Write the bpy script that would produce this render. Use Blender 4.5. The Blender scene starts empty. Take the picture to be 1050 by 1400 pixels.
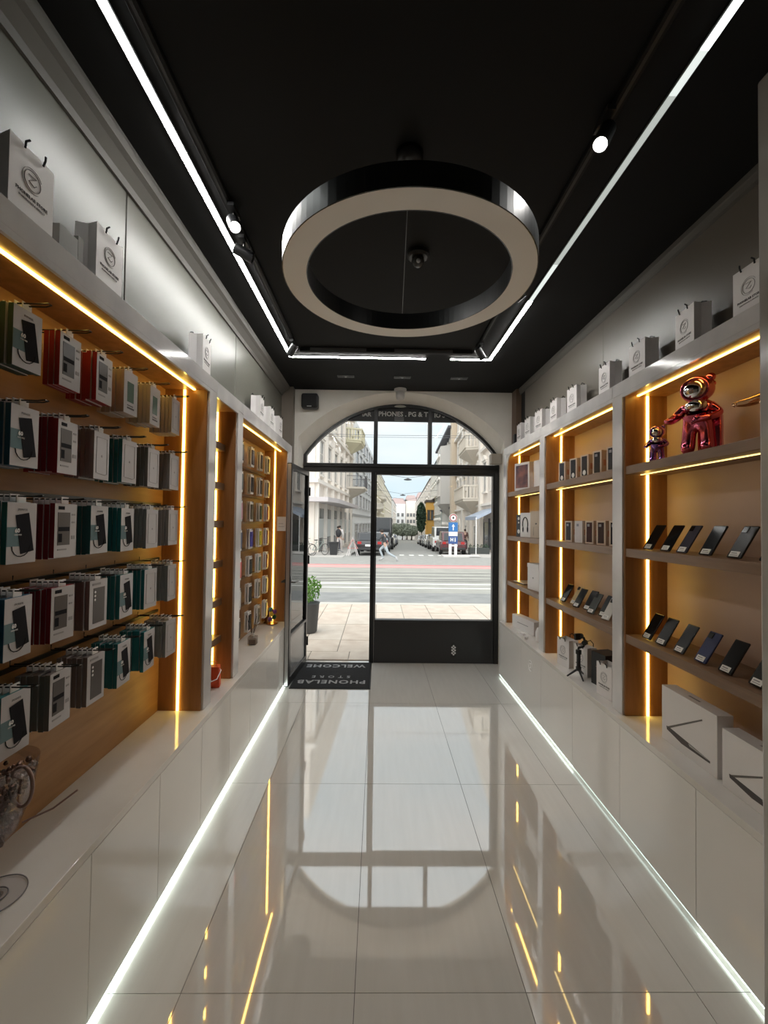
import bpy, bmesh, math, random
from mathutils import Vector, Matrix, Euler
random.seed(7)
C = bpy.context.scene
COL = C.collection
PI = math.pi

# ------------------------------------------------------------------ camera, world, sun, exposure
F_PX, ROLL, YAW, PITCH, EYE = 578.0, 0.013, 7.83/578, 13.1/578, 1.658
fw = Vector((math.sin(YAW)*math.cos(PITCH), math.cos(YAW)*math.cos(PITCH), math.sin(PITCH)))
rt = Vector((math.cos(YAW), -math.sin(YAW), 0)); up = rt.cross(fw)
rt2 = rt*math.cos(ROLL) + up*math.sin(ROLL); up2 = up*math.cos(ROLL) - rt*math.sin(ROLL)
cd = bpy.data.cameras.new('camera'); cam = bpy.data.objects.new('camera', cd); COL.objects.link(cam)
m = Matrix.Identity(4)
for i in range(3):
    m[i][0], m[i][1], m[i][2] = rt2[i], up2[i], -fw[i]
m[2][3] = EYE
cam.matrix_world = m
cd.sensor_fit = 'HORIZONTAL'; cd.sensor_width = 36; cd.lens = 36*F_PX/1050; cd.clip_start = 0.02; cd.clip_end = 2000
C.camera = cam

w = bpy.data.worlds.new('world'); C.world = w; w.use_nodes = True
nt = w.node_tree; nt.nodes.clear()
wo = nt.nodes.new('ShaderNodeOutputWorld'); wb = nt.nodes.new('ShaderNodeBackground')
tc = nt.nodes.new('ShaderNodeTexCoord'); nz = nt.nodes.new('ShaderNodeTexNoise'); nz.inputs['Scale'].default_value = 2.2
nz.inputs['Detail'].default_value = 5
cr = nt.nodes.new('ShaderNodeValToRGB')
cr.color_ramp.elements[0].position = .35; cr.color_ramp.elements[0].color = (.66, .82, .90, 1)
cr.color_ramp.elements[1].position = .65; cr.color_ramp.elements[1].color = (.90, .94, .95, 1)
mp = nt.nodes.new('ShaderNodeMapping'); mp.inputs['Scale'].default_value = (1, 1, 3)
nt.links.new(tc.outputs['Generated'], mp.inputs[0]); nt.links.new(mp.outputs[0], nz.inputs['Vector'])
nt.links.new(nz.outputs[0], cr.inputs[0]); nt.links.new(cr.outputs[0], wb.inputs[0]); nt.links.new(wb.outputs[0], wo.inputs[0])
wb.inputs[1].default_value = .95
sd = bpy.data.lights.new('sun', 'SUN'); sd.energy = 3.1; sd.angle = 1.8; sd.color = (1, .97, .93)
so = bpy.data.objects.new('sun', sd); COL.objects.link(so); so.rotation_euler = (math.radians(40), 0, math.radians(-18))
C.view_settings.view_transform = 'Standard'; C.view_settings.look = 'None'
C.view_settings.exposure = 0.25; C.view_settings.gamma = 1.0
try: C.view_settings.use_curve_mapping = False
except Exception: pass

# ------------------------------------------------------------------ materials
MATS = {}
def mat(name, col, rough=.5, metal=0., emit=None, estr=0., spec=.5, coat=0., var=None, scale=(1, 1, 1), nscale=8., bump=0., alpha=1., detail=4.):
    if name in MATS: return MATS[name]
    mm = bpy.data.materials.new(name); mm.use_nodes = True
    t = mm.node_tree; b = t.nodes['Principled BSDF']
    b.inputs['Base Color'].default_value = (*col, 1); b.inputs['Roughness'].default_value = rough
    b.inputs['Metallic'].default_value = metal; b.inputs['Specular IOR Level'].default_value = spec
    b.inputs['Coat Weight'].default_value = coat
    if emit: b.inputs['Emission Color'].default_value = (*emit, 1); b.inputs['Emission Strength'].default_value = estr
    if var or bump:
        tx = t.nodes.new('ShaderNodeTexCoord'); ma = t.nodes.new('ShaderNodeMapping'); ma.inputs['Scale'].default_value = scale
        n = t.nodes.new('ShaderNodeTexNoise'); n.inputs['Scale'].default_value = nscale; n.inputs['Detail'].default_value = detail
        t.links.new(tx.outputs['Object'], ma.inputs[0]); t.links.new(ma.outputs[0], n.inputs['Vector'])
        if var:
            r = t.nodes.new('ShaderNodeValToRGB')
            r.color_ramp.elements[0].position = .32; r.color_ramp.elements[1].position = .68
            r.color_ramp.elements[0].color = (*col, 1); r.color_ramp.elements[1].color = (*var, 1)
            t.links.new(n.outputs[0], r.inputs[0]); t.links.new(r.outputs[0], b.inputs['Base Color'])
        if bump:
            bp = t.nodes.new('ShaderNodeBump'); bp.inputs['Strength'].default_value = bump; bp.inputs['Distance'].default_value = .01
            t.links.new(n.outputs[0], bp.inputs['Height']); t.links.new(bp.outputs[0], b.inputs['Normal'])
    MATS[name] = mm
    return mm
def glass_mat(name, tint=(1, 1, 1), gl=.08, rough=.0, mul=.4):
    if name in MATS: return MATS[name]
    mm = bpy.data.materials.new(name); mm.use_nodes = True; t = mm.node_tree; t.nodes.clear()
    o = t.nodes.new('ShaderNodeOutputMaterial'); mx = t.nodes.new('ShaderNodeMixShader'); tr = t.nodes.new('ShaderNodeBsdfTransparent')
    g = t.nodes.new('ShaderNodeBsdfGlossy'); lw = t.nodes.new('ShaderNodeLayerWeight'); lw.inputs[0].default_value = gl*3
    tr.inputs[0].default_value = (*tint, 1); g.inputs['Roughness'].default_value = rough
    ml = t.nodes.new('ShaderNodeMath'); ml.operation = 'MULTIPLY'; ml.inputs[1].default_value = mul
    t.links.new(lw.outputs['Fresnel'], ml.inputs[0]); t.links.new(ml.outputs[0], mx.inputs[0])
    t.links.new(tr.outputs[0], mx.inputs[1]); t.links.new(g.outputs[0], mx.inputs[2]); t.links.new(mx.outputs[0], o.inputs[0])
    MATS[name] = mm; return mm
def emat(name, col, s):
    return mat(name, (.02, .02, .02), emit=col, estr=s)

wood = mat('oak', (.30, .135, .045), .38, var=(.42, .20, .075), scale=(6, 6, .6), nscale=5, bump=.03)
woodh = mat('oak_lying', (.17, .095, .052), .42, var=(.24, .14, .078), scale=(6, .6, 6), nscale=5, bump=.03)
woodback = mat('oak_back', (.34, .17, .065), .42, var=(.44, .24, .10), scale=(6, .6, 6), nscale=5, bump=.03)
beigeback = mat('beige_back', (.47, .33, .26), .42, var=(.52, .375, .30), scale=(1, 1, 1), nscale=3)
gloss = mat('white_laminate', (.80, .77, .73), .08, spec=.6, var=(.83, .80, .76), nscale=2)
counter_m = mat('counter_marble', (.70, .66, .61), .08, var=(.78, .75, .71), nscale=3, detail=8)
marble = mat('white_marble', (.58, .565, .575), .10, var=(.76, .74, .73), scale=(1, 1, .7), nscale=4, detail=9)
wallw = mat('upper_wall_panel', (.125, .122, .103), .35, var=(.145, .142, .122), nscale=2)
wallp = mat('plaster', (.82, .78, .70), .75, var=(.86, .82, .75), nscale=6, bump=.05)
ceil_m = mat('black_ceiling', (.0055, .0055, .0055), .75, spec=.25)
blackm = mat('black_metal', (.012, .012, .012), .35)
blackpl = mat('black_plastic', (.015, .015, .016), .4)
tile_m = mat('polished_tile', (.76, .73, .68), .03, spec=1., var=(.80, .77, .72), scale=(7, .7, 1), nscale=4, detail=6)
tile_m.node_tree.nodes['Principled BSDF'].inputs['IOR'].default_value = 2.3
grout_m = mat('grout', (.10, .095, .09), .8)
brown_m = mat('recess_brown', (.16, .105, .07), .5)
led_w = emat('led_warm', (1.0, .66, .13), 8.)
led_w2 = emat('led_warm_soft', (1.0, .70, .22), 2.6)
led_k = emat('led_cool_kick', (.84, 1.0, .93), 7.)
led_k2 = emat('led_cool_kick_soft', (.84, 1.0, .93), 3.)
led_c = emat('led_cool_ceiling', (1.0, .99, .95), 62.)
led_c2 = emat('led_cool_ceiling_mid', (1.0, .99, .95), 50.)
led_c3 = emat('led_cool_ceiling_dim', (.93, 1.0, .93), .42)
paper = mat('white_paper', (.80, .77, .76), .55, var=(.84, .81, .80), nscale=4)
ink = mat('dark_ink', (.10, .09, .09), .6)
inkg = mat('grey_ink', (.32, .30, .30), .6)
cord = mat('black_cord', (.01, .01, .01), .7)
glass = glass_mat('clear_glass')
glass2 = glass_mat('object_glass', (.88, .86, .86), .10)

# ------------------------------------------------------------------ mesh helpers
class MB:
    def __init__(s): s.v = []; s.f = []; s.m = []
    def add(s, vs, fs, m=0, M=None):
        o = len(s.v)
        s.v += [tuple(M @ Vector(p)) if M else tuple(p) for p in vs]
        s.f += [tuple(i+o for i in f) for f in fs]; s.m += [m]*len(fs); return s
    def box(s, x0, x1, y0, y1, z0, z1, m=0, M=None):
        return s.add([(x0,y0,z0),(x1,y0,z0),(x1,y1,z0),(x0,y1,z0),(x0,y0,z1),(x1,y0,z1),(x1,y1,z1),(x0,y1,z1)],
            [(0,3,2,1),(4,5,6,7),(0,1,5,4),(1,2,6,5),(2,3,7,6),(3,0,4,7)], m, M)
    def prism(s, poly, a, b, ax='z', m=0, M=None):
        n = len(poly)
        mk = {'z': lambda p, h: (p[0], p[1], h), 'x': lambda p, h: (h, p[0], p[1]), 'y': lambda p, h: (p[0], h, p[1])}[ax]
        vs = [mk(p, a) for p in poly] + [mk(p, b) for p in poly]
        fs = [tuple(range(n))[::-1], tuple(range(n, 2*n))] + [(i, (i+1) % n, n+(i+1) % n, n+i) for i in range(n)]
        return s.add(vs, fs, m, M)
    def cyl(s, p0, p1, r0, r1=None, n=12, m=0, M=None):
        return s.tube([p0, p1], [r0, r0 if r1 is None else r1], n, m, M)
    def tube(s, pts, r, n=8, m=0, M=None, closed=False):
        pts = [Vector(p) for p in pts]; k = len(pts)
        if not isinstance(r, (list, tuple)): r = [r]*k
        vs = []; prev = None
        for i, p in enumerate(pts):
            if closed: d = pts[(i+1) % k]-pts[i-1]
            else: d = pts[min(i+1, k-1)]-pts[max(i-1, 0)]
            d.normalize()
            if prev is None: a = d.orthogonal().normalized()
            else:
                a = prev - d*prev.dot(d)
                a = a.normalized() if a.length > 1e-6 else d.orthogonal().normalized()
            prev = a; b = d.cross(a)
            for j in range(n):
                t = 2*PI*j/n; vs.append(p + (a*math.cos(t)+b*math.sin(t))*r[i])
        fs = []
        for i in range(k if closed else k-1):
            i2 = (i+1) % k
            for j in range(n): fs.append((i*n+j, i*n+(j+1) % n, i2*n+(j+1) % n, i2*n+j))
        if not closed: fs += [tuple(range(n))[::-1], tuple(range((k-1)*n, k*n))]
        return s.add(vs, fs, m, M)
    def lathe(s, prof, n=24, c=(0, 0, 0), m=0, M=None, caps=True):
        vs = []; k = len(prof)
        for r, z in prof:
            for j in range(n):
                t = 2*PI*j/n; vs.append((c[0]+r*math.cos(t), c[1]+r*math.sin(t), c[2]+z))
        fs = [(i*n+j, i*n+(j+1) % n, (i+1)*n+(j+1) % n, (i+1)*n+j) for i in range(k-1) for j in range(n)]
        if caps: fs += [tuple(range(n))[::-1], tuple(range((k-1)*n, k*n))]
        return s.add(vs, fs, m, M)
    def ball(s, c, rx, ry=None, rz=None, n=16, k=10, m=0, M=None):
        ry = rx if ry is None else ry; rz = rx if rz is None else rz
        vs = [(c[0], c[1], c[2]-rz)]
        for i in range(1, k):
            a = -PI/2+PI*i/k
            for j in range(n):
                t = 2*PI*j/n; vs.append((c[0]+rx*math.cos(a)*math.cos(t), c[1]+ry*math.cos(a)*math.sin(t), c[2]+rz*math.sin(a)))
        vs.append((c[0], c[1], c[2]+rz)); L = len(vs)-1
        fs = [(0, 1+(j+1) % n, 1+j) for j in range(n)]
        for i in range(k-2):
            for j in range(n): fs.append((1+i*n+j, 1+i*n+(j+1) % n, 1+(i+1)*n+(j+1) % n, 1+(i+1)*n+j))
        fs += [(L, 1+(k-2)*n+j, 1+(k-2)*n+(j+1) % n) for j in range(n)]
        return s.add(vs, fs, m, M)
    def mesh(s, name, mats, smooth=False):
        me = bpy.data.meshes.new(name); me.from_pydata(s.v, [], s.f)
        for x in (mats if isinstance(mats, (list, tuple)) else [mats]): me.materials.append(x)
        me.polygons.foreach_set('material_index', s.m)
        if smooth: me.polygons.foreach_set('use_smooth', [True]*len(s.f))
        me.update(); return me
    def build(s, name, mats, parent=None, loc=None, rot=None, smooth=False, bevel=0, **kw):
        return link(name, s.mesh(name, mats, smooth), parent, loc, rot, bevel, **kw)
def link(name, me, parent=None, loc=None, rot=None, bevel=0, label=None, cat=None, group=None, kind=None):
    o = bpy.data.objects.new(name, me); COL.objects.link(o)
    if parent: o.parent = parent
    if loc: o.location = loc
    if rot: o.rotation_euler = rot
    if bevel:
        b = o.modifiers.new('bevel', 'BEVEL'); b.width = bevel; b.segments = 2; b.limit_method = 'ANGLE'
    return tag(o, label, cat, group, kind)
def tag(o, label=None, cat=None, group=None, kind=None):
    if label: o['label'] = label
    if cat: o['category'] = cat
    if group: o['group'] = group
    if kind: o['kind'] = kind
    return o
def thing(name, label, cat, loc=(0, 0, 0), rz=0., group=None, tilt=0.):
    o = bpy.data.objects.new(name, None); COL.objects.link(o); o.empty_display_size = .05
    o.location = loc; o.rotation_euler = (-tilt, 0, rz); return tag(o, label, cat, group)
def kids(o): return [c for c in COL.objects if c.parent == o]
TREE = {}
def copy_tree(o, loc, rz=None, label=None, group=None, tilt=None):
    if o.name not in TREE: TREE[o.name] = [(c, kids(c)) for c in kids(o)]
    r = o.copy(); COL.objects.link(r); r.location = loc
    e = list(o.rotation_euler)
    if rz is not None: e[2] = rz
    if tilt is not None: e[0] = -tilt
    r.rotation_euler = e
    if label: r['label'] = label
    if group: r['group'] = group
    for c, gs in TREE[o.name]:
        d = c.copy(); COL.objects.link(d); d.parent = r
        for g in gs:
            h = g.copy(); COL.objects.link(h); h.parent = d
    return r
TXT = {}
def text(s, size, m, name='lettering', parent=None, loc=(0, 0, 0), rot=(PI/2, 0, 0), ext=.0004, bold=0., space=1., **kw):
    key = (s, size, m.name, ext, space, bold)
    if key not in TXT:
        cu = bpy.data.curves.new('t', 'FONT'); cu.body = s; cu.size = size; cu.align_x = 'CENTER'; cu.align_y = 'CENTER'
        cu.extrude = ext; cu.offset = bold; cu.space_character = space; cu.resolution_u = 2
        o = bpy.data.objects.new('t', cu); COL.objects.link(o)
        me = bpy.data.meshes.new_from_object(o.evaluated_get(bpy.context.evaluated_depsgraph_get()))
        bpy.data.objects.remove(o); me.materials.clear(); me.materials.append(m); me.name = 'lettering'; TXT[key] = me
    return link(name, TXT[key], parent, loc, rot, **kw)
ORD = ['first', 'second', 'third', 'fourth', 'fifth', 'sixth', 'seventh', 'eighth', 'ninth', 'tenth', 'eleventh', 'twelfth']
def struct(name, mb, mm, parent=None, **kw):
    return mb.build(name, mm, parent, kind=None if parent else 'structure', **kw)

# ------------------------------------------------------------------ room shell
CZ, YF, YB = 3.138, 4.75, -2.4          # ceiling height, front wall face, back wall
XL, XR = -0.915, 1.331                    # cabinet fronts
XLB, XRB = -1.215, 1.632                  # wall planes behind the cases
floor = struct('floor', MB().box(XLB, XRB, YB, 5.06, -.05, -.004), grout_m)
xs = [-1.28, -.668, -.0605, .5445, 1.151, 1.75]; ys = [-2.04, -.86, .335, 1.525, 2.711, 3.90, 5.055]
for i in range(5):
    for j in range(6):
        a, b = max(xs[i], XLB)+.0012, min(xs[i+1], XRB)-.0012
        MB().box(a, b, ys[j]+.0012, ys[j+1]-.0012, -.006, 0).build('tile', tile_m, floor)
struct('ceiling', MB().box(-1.3, 1.75, YB, YF+.01, CZ, CZ+.1), ceil_m)
struct('wall_back', MB().box(-1.3, 1.75, YB-.1, YB, -.05, CZ+.1), mat('dark_wall', (.05, .048, .045), .6))
wl = struct('wall_left', MB().box(XLB-.1, XLB, YB, YF+.5, -.05, CZ+.1), wallp)
wr = struct('wall_right', MB().box(XRB, XRB+.1, YB, YF+.5, -.05, CZ+.1), wallp)
# upper wall panels with dark joints
UL, UR = -1.085, 1.545
struct('backing', MB().box(XLB, UL-.014, YB, YF-.01, 2.48, CZ), mat('joint_dark', (.02, .02, .02), .8), wl)
seq = [YB+.02, -.9, .42, 1.78, 3.16, 4.7]
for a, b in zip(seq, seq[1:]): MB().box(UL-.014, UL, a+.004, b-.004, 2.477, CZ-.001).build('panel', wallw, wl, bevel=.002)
struct('backing', MB().box(UR+.014, XRB, YB, YF-.01, 2.48, CZ), MATS['joint_dark'], wr)
seq = [YB+.02, -.9, .42, 1.42, 2.885, 4.45]
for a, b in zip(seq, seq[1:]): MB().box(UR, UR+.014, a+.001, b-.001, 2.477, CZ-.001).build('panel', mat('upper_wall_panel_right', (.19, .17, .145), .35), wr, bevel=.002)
cor = [(0, -.10), (.012, -.10), (.02, -.075), (.055, -.045), (.075, -.035), (.085, -.012), (.088, 0), (0, 0)]
corn = mat('cornice_grey', (.12, .113, .10), .6)
struct('trim_1', MB().prism([(UL+a, CZ+b) for a, b in cor], YB+.02, YF-.012, 'y'), corn)
struct('trim_2', MB().prism([(UR-a*.2, CZ+b*.7) for a, b in cor[::-1]], YB+.02, YF-.012, 'y'), corn)
# brown end panels beside the front wall; right one colours in a shaded recess
struct('trim_3', MB().box(XLB+.001, -.955, 4.655, YF-.002, 0, CZ-.002), mat('brown_left', (.20, .165, .13), .5))
struct('trim_4', MB().box(1.50, XRB-.001, 4.60, YF-.002, 2.477, CZ-.002), brown_m)

# front wall with splayed arched opening
def arc(cx, half, zspring, zc, y, n=28, zb=0.):
    rise = zc-zspring; R = (half*half+rise*rise)/(2*rise); zc0 = zc-R; a0 = math.asin(half/R)
    pts = [(cx-half, y, zb)]
    pts += [(cx+R*math.sin(-a0+2*a0*i/n), y, zc0+R*math.cos(-a0+2*a0*i/n)) for i in range(n+1)]
    pts.append((cx+half, y, zb)); return pts
near = arc(.252, 1.163, 2.60, 3.125, YF); far = arc(.27, 1.163, 2.44, 3.06, 5.0)
b = MB(); n = len(near)
outer = [(XLB, YF, 0)] + [(XLB+(XRB-XLB)*i/28, YF, CZ+.05) for i in range(29)] + [(XRB, YF, 0)]
b.add(near+far, [(i, n+i, n+i+1, i+1) for i in range(n-1)])
b.add(near+outer, [(i, i+1, n+i+1, n+i) for i in range(n-1)])
o2 = [(x, 5.16, z) for x, y, z in outer]; f2 = [(x, 5.16, z) for x, y, z in far]
b.add(far+f2, [(i, n+i, n+i+1, i+1) for i in range(n-1)]); b.add(f2+o2, [(i, n+i, n+i+1, i+1) for i in range(n-1)])
struct('wall_front', b, wallp, smooth=False)

# shopfront window frame and glazing
YW = 5.04
def frame_band(half, rise_in, w, cx=.27, zs=2.44, zc=3.06, y0=5.001, y1=5.075):
    a = arc(cx, half, zs, zc, 0); bb = arc(cx, half-w, zs, zc-w, 0); n = len(a)
    vs = [(p[0], y0, p[2]) for p in a]+[(p[0], y0, p[2]) for p in bb]+[(p[0], y1, p[2]) for p in a]+[(p[0], y1, p[2]) for p in bb]
    fs = []
    for i in range(n-1): fs += [(i, i+1, n+i+1, n+i), (2*n+i, 3*n+i, 3*n+i+1, 2*n+i+1), (n+i, n+i+1, 3*n+i+1, 3*n+i), (i, 2*n+i, 2*n+i+1, i+1)]
    return MB().add(vs, fs)
win = struct('window_1', frame_band(1.162, 0, .035), blackm)
MB().box(-.89, 1.43, 5.0, 5.08, 2.243, 2.345).box(-.89, 1.43, 4.985, 5.0, 2.30, 2.338).build('transom', blackm, win, bevel=.004)
for x0, x1 in ((-.066, -.018), (.582, .628)): MB().box(x0, x1, 5.0, 5.08, 2.345, 3.03).build('mullion', blackm, win, bevel=.004)
MB().box(-.088, -.036, 4.99, 5.08, 0, 2.243).build('mullion', blackm, win, bevel=.004)
MB().box(1.375, 1.432, 4.99, 5.08, 0, 2.243).build('jamb', blackm, win, bevel=.004)
MB().box(-.893, -.845, 4.99, 5.08, 0, 2.243).build('jamb', blackm, win, bevel=.004)
MB().box(-.035, 1.374, 5.0, 5.07, 2.215, 2.242).box(-.035, -.02, 5.0, 5.07, .505, 2.215).box(1.36, 1.374, 5.0, 5.07, .505, 2.215).build('glazing_bead', blackm, win)
kp = MB().box(-.035, 1.374, 4.995, 5.07, 0.002, .492).box(-.035, 1.374, 4.985, 5.07, .480, .505).build('kick_panel', mat('kick_black', (.026, .026, .027), .35), win, bevel=.004)
MB().box(-.02, 1.36, 5.035, 5.041, .505, 2.215).build('pane', glass, win)
MB().box(-.018, .582, 5.035, 5.041, 2.345, 2.858).build('pane', glass, win)
def arcz(x, half=1.127, zs=2.44, zc=3.025, cx=.27):
    rise = zc-zs; R = (half*half+rise*rise)/(2*rise); return zc-R+math.sqrt(max(R*R-(x-cx)**2, 0))
def arcpane(x0, x1, zb, zt, n=10):
    pts = [(x0, zb), (x1, zb)] + [(x1+(x0-x1)*i/n, min(zt, max(arcz(x1+(x0-x1)*i/n), zb+.001))) for i in range(n+1)]
    return MB().prism(pts, 5.035, 5.041, 'y')
arcpane(-.856, -.066, 2.345, 2.858).build('pane', glass, win); arcpane(.628, 1.39, 2.345, 2.858).build('pane', glass, win)
# dark sign board at the crown of the arch
sb = MB().prism([(.27-.84, 2.858), (.27+.84, 2.858)]+[(.27+.84-1.68*i/20, max(arcz(.27+.84-1.68*i/20), 2.86)) for i in range(21)], 5.03, 5.06, 'y').build('sign_board', mat('sign_board_dark', (.022, .022, .022), .5), win)
lt = mat('sign_letter', (.55, .55, .52), .6)
for s_, x, sz in (('IAR', -.155, .072), ('PHONES . PG & T', .283, .078), ('IO S', .72, .072)):
    text(s_, sz, lt, 'sign_lettering', sb, (x, 5.028, 2.943 if sz > .075 else 2.935), (PI/2, 0, 0), .001, .002)
MB().box(.18, .29, 5.0, 5.028, 2.862, 2.905).build('closer_box', mat('grey_closer', (.12, .12, .12), .5), sb)
lz = mat('lintel_lamp', (.5, .5, .45), .4)
MB().ball((.245, 5.0, 3.03), .07, .02, .016).build('lamp_cover', lz, win, smooth=True)
# vent medallion on the black panel
v = thing('vent_plate', 'small black vent plate with white lattice diamonds on the black panel', 'vent', (.905, 4.993, .15))
MB().prism([(.034*math.cos(t)*(1), .062+.034*math.sin(t)) for t in [PI*i/10 for i in range(11)]]+[(.034*math.cos(t), -.045+.034*math.sin(t)) for t in [PI+PI*i/10 for i in range(11)]], -.006, 0, 'y').build('plate', blackpl, v)
for r in range(7):
    for c_ in ((-1, 1) if r % 2 else (0,)):
        zz = .058-.0165*r; xx = c_*.017
        MB().prism([(xx+.012, zz), (xx, zz+.013), (xx-.012, zz), (xx, zz-.013)], -.009, -.006, 'y').build('lattice_diamond', mat('white_enamel', (.8, .8, .8), .4), v)

# open door leaf
dr = bpy.data.objects.new('door_1', None); COL.objects.link(dr); dr['kind'] = 'structure'
dr.location = (-.818, 5.0, 0); dr.rotation_euler = (0, 0, math.radians(-90-3.6))     # local +x runs from hinge into the shop
W, T, DZ = .775, .05, 2.235
fr = MB()
fr.box(0, .05, -T, 0, .012, DZ).box(W-.06, W, -T, 0, .012, DZ).box(.05, W-.06, -T, 0, DZ-.055, DZ).box(.05, W-.06, -T, 0, .012, .09).box(.05, W-.06, -T, 0, .485, .515)
fr.build('door_frame', blackm, dr, bevel=.003)
MB().box(.05, W-.06, -.029, -.022, .515, DZ-.055).build('pane', glass_mat('door_glass', (.90, .90, .90), .15, 0., 1.), dr)
MB().box(.05, W-.06, -.036, -.014, .09, .485).build('kick_panel', mat('door_kick', (.30, .30, .30), .25, metal=.3), dr)
MB().box(W, W+.004, -.042, -.008, .02, DZ-.01).build('edge_strip', mat('alu_strip', (.55, .55, .55), .3, metal=.8), dr)
h = MB()
for sgn, y0 in ((1, 0), (-1, -T)):
    h.box(W-.045, W-.015, y0-.004 if sgn < 0 else y0, y0 if sgn < 0 else y0+.004, .93, 1.10)
    h.tube([(W-.03, y0, 1.04), (W-.03, y0+sgn*.045, 1.04), (W-.06, y0+sgn*.05, 1.04), (W-.15, y0+sgn*.05, 1.04)], .008)
h.build('door_handle', mat('dark_steel', (.12, .12, .12), .3, metal=.8), dr, smooth=False)
for z in (.25, 1.2, 2.0): MB().cyl((-.004, .006, z-.05), (-.004, .006, z+.05), .009).build('hinge', blackm, dr)

# ------------------------------------------------------------------ base cabinets, worktops
ZC = .598
def cabinet(side, y0, y1, label, logo=False):
    s = -1 if side == 'L' else 1; xf = XL if side == 'L' else XR
    t = thing('base_cabinet', label, 'cabinet', (xf, (y0+y1)/2, 0), 0, 'white base cabinets along the left wall' if side == 'L' else 'white base cabinets along the right wall')
    d = (y1-y0)/2
    def bx(xa, xb, ya, yb, za, zb): x = sorted((s*xa, s*xb)); return MB().box(x[0], x[1], ya, yb, za, zb)
    bx(.02, .272, -d, d, .085, ZC-.032).build('carcass', gloss, t)
    bx(0, .018, -d+.0012, d-.0012, .028, ZC-.0315).build('door', gloss, t, bevel=.001)
    bx(.022, .04, -d, d, .001, .085).build('plinth', gloss, t)
    ki = led_k if side == 'L' else (led_k2 if y0 > 2.8 or y0 < 1.5 else emat('led_cool_kick_dim', (.84, 1.0, .93), 1.1))
    (bx(.002, .010, -d, d, .018, .0235) if side == 'L' else bx(.004, .010, -d, d, .018, .022)).build('led_strip', ki, t)
    if logo:
        g = MB().tube([(-.0012, .045*math.cos(a), .045*math.sin(a)+.43) for a in [2*PI*i/20 for i in range(20)]], .0022, 5, closed=True)
        g.tube([(-.0012, -.02, .45), (-.0012, .015, .45), (-.0012, -.015, .415), (-.0012, .02, .41)], .002, 5)
        g.build('door_emblem', mat('silver_emblem', (.85, .85, .85), .3), t)
    return t
ly = [.55, .98, 1.41, 1.843, 2.274, 2.70, 3.13, 3.56, 3.99, 4.42, 4.65]
for i in range(len(ly)-1):
    k = len(ly)-2-i
    nm = 'narrow end unit next to the shop door' if k == 0 else '%s door from the shopfront end' % ORD[k]
    cabinet('L', ly[i], ly[i+1], 'glossy white handleless base cabinet on the left, %s' % nm)
ry = [1.3645, 1.76, 2.313, 2.87, 3.42, 3.90, 4.60]
for i in range(len(ry)-1):
    k = len(ry)-2-i
    cabinet('R', ry[i], ry[i+1], 'glossy white base cabinet on the right%s, %s door from the shopfront end' % (' with round emblem' if k == 1 else '', ORD[k]), k == 1)
MB().box(XLB+.001, XL, .55, 4.65, ZC-.03, ZC).build('countertop', counter_m, bevel=.002, label='long pale stone worktop on the left base cabinets', cat='countertop')
MB().box(XR, XRB-.001, 1.3645, 4.60, ZC-.03, ZC).build('countertop', counter_m, bevel=.002, label='long pale stone worktop on the right base cabinets', cat='countertop')

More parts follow.
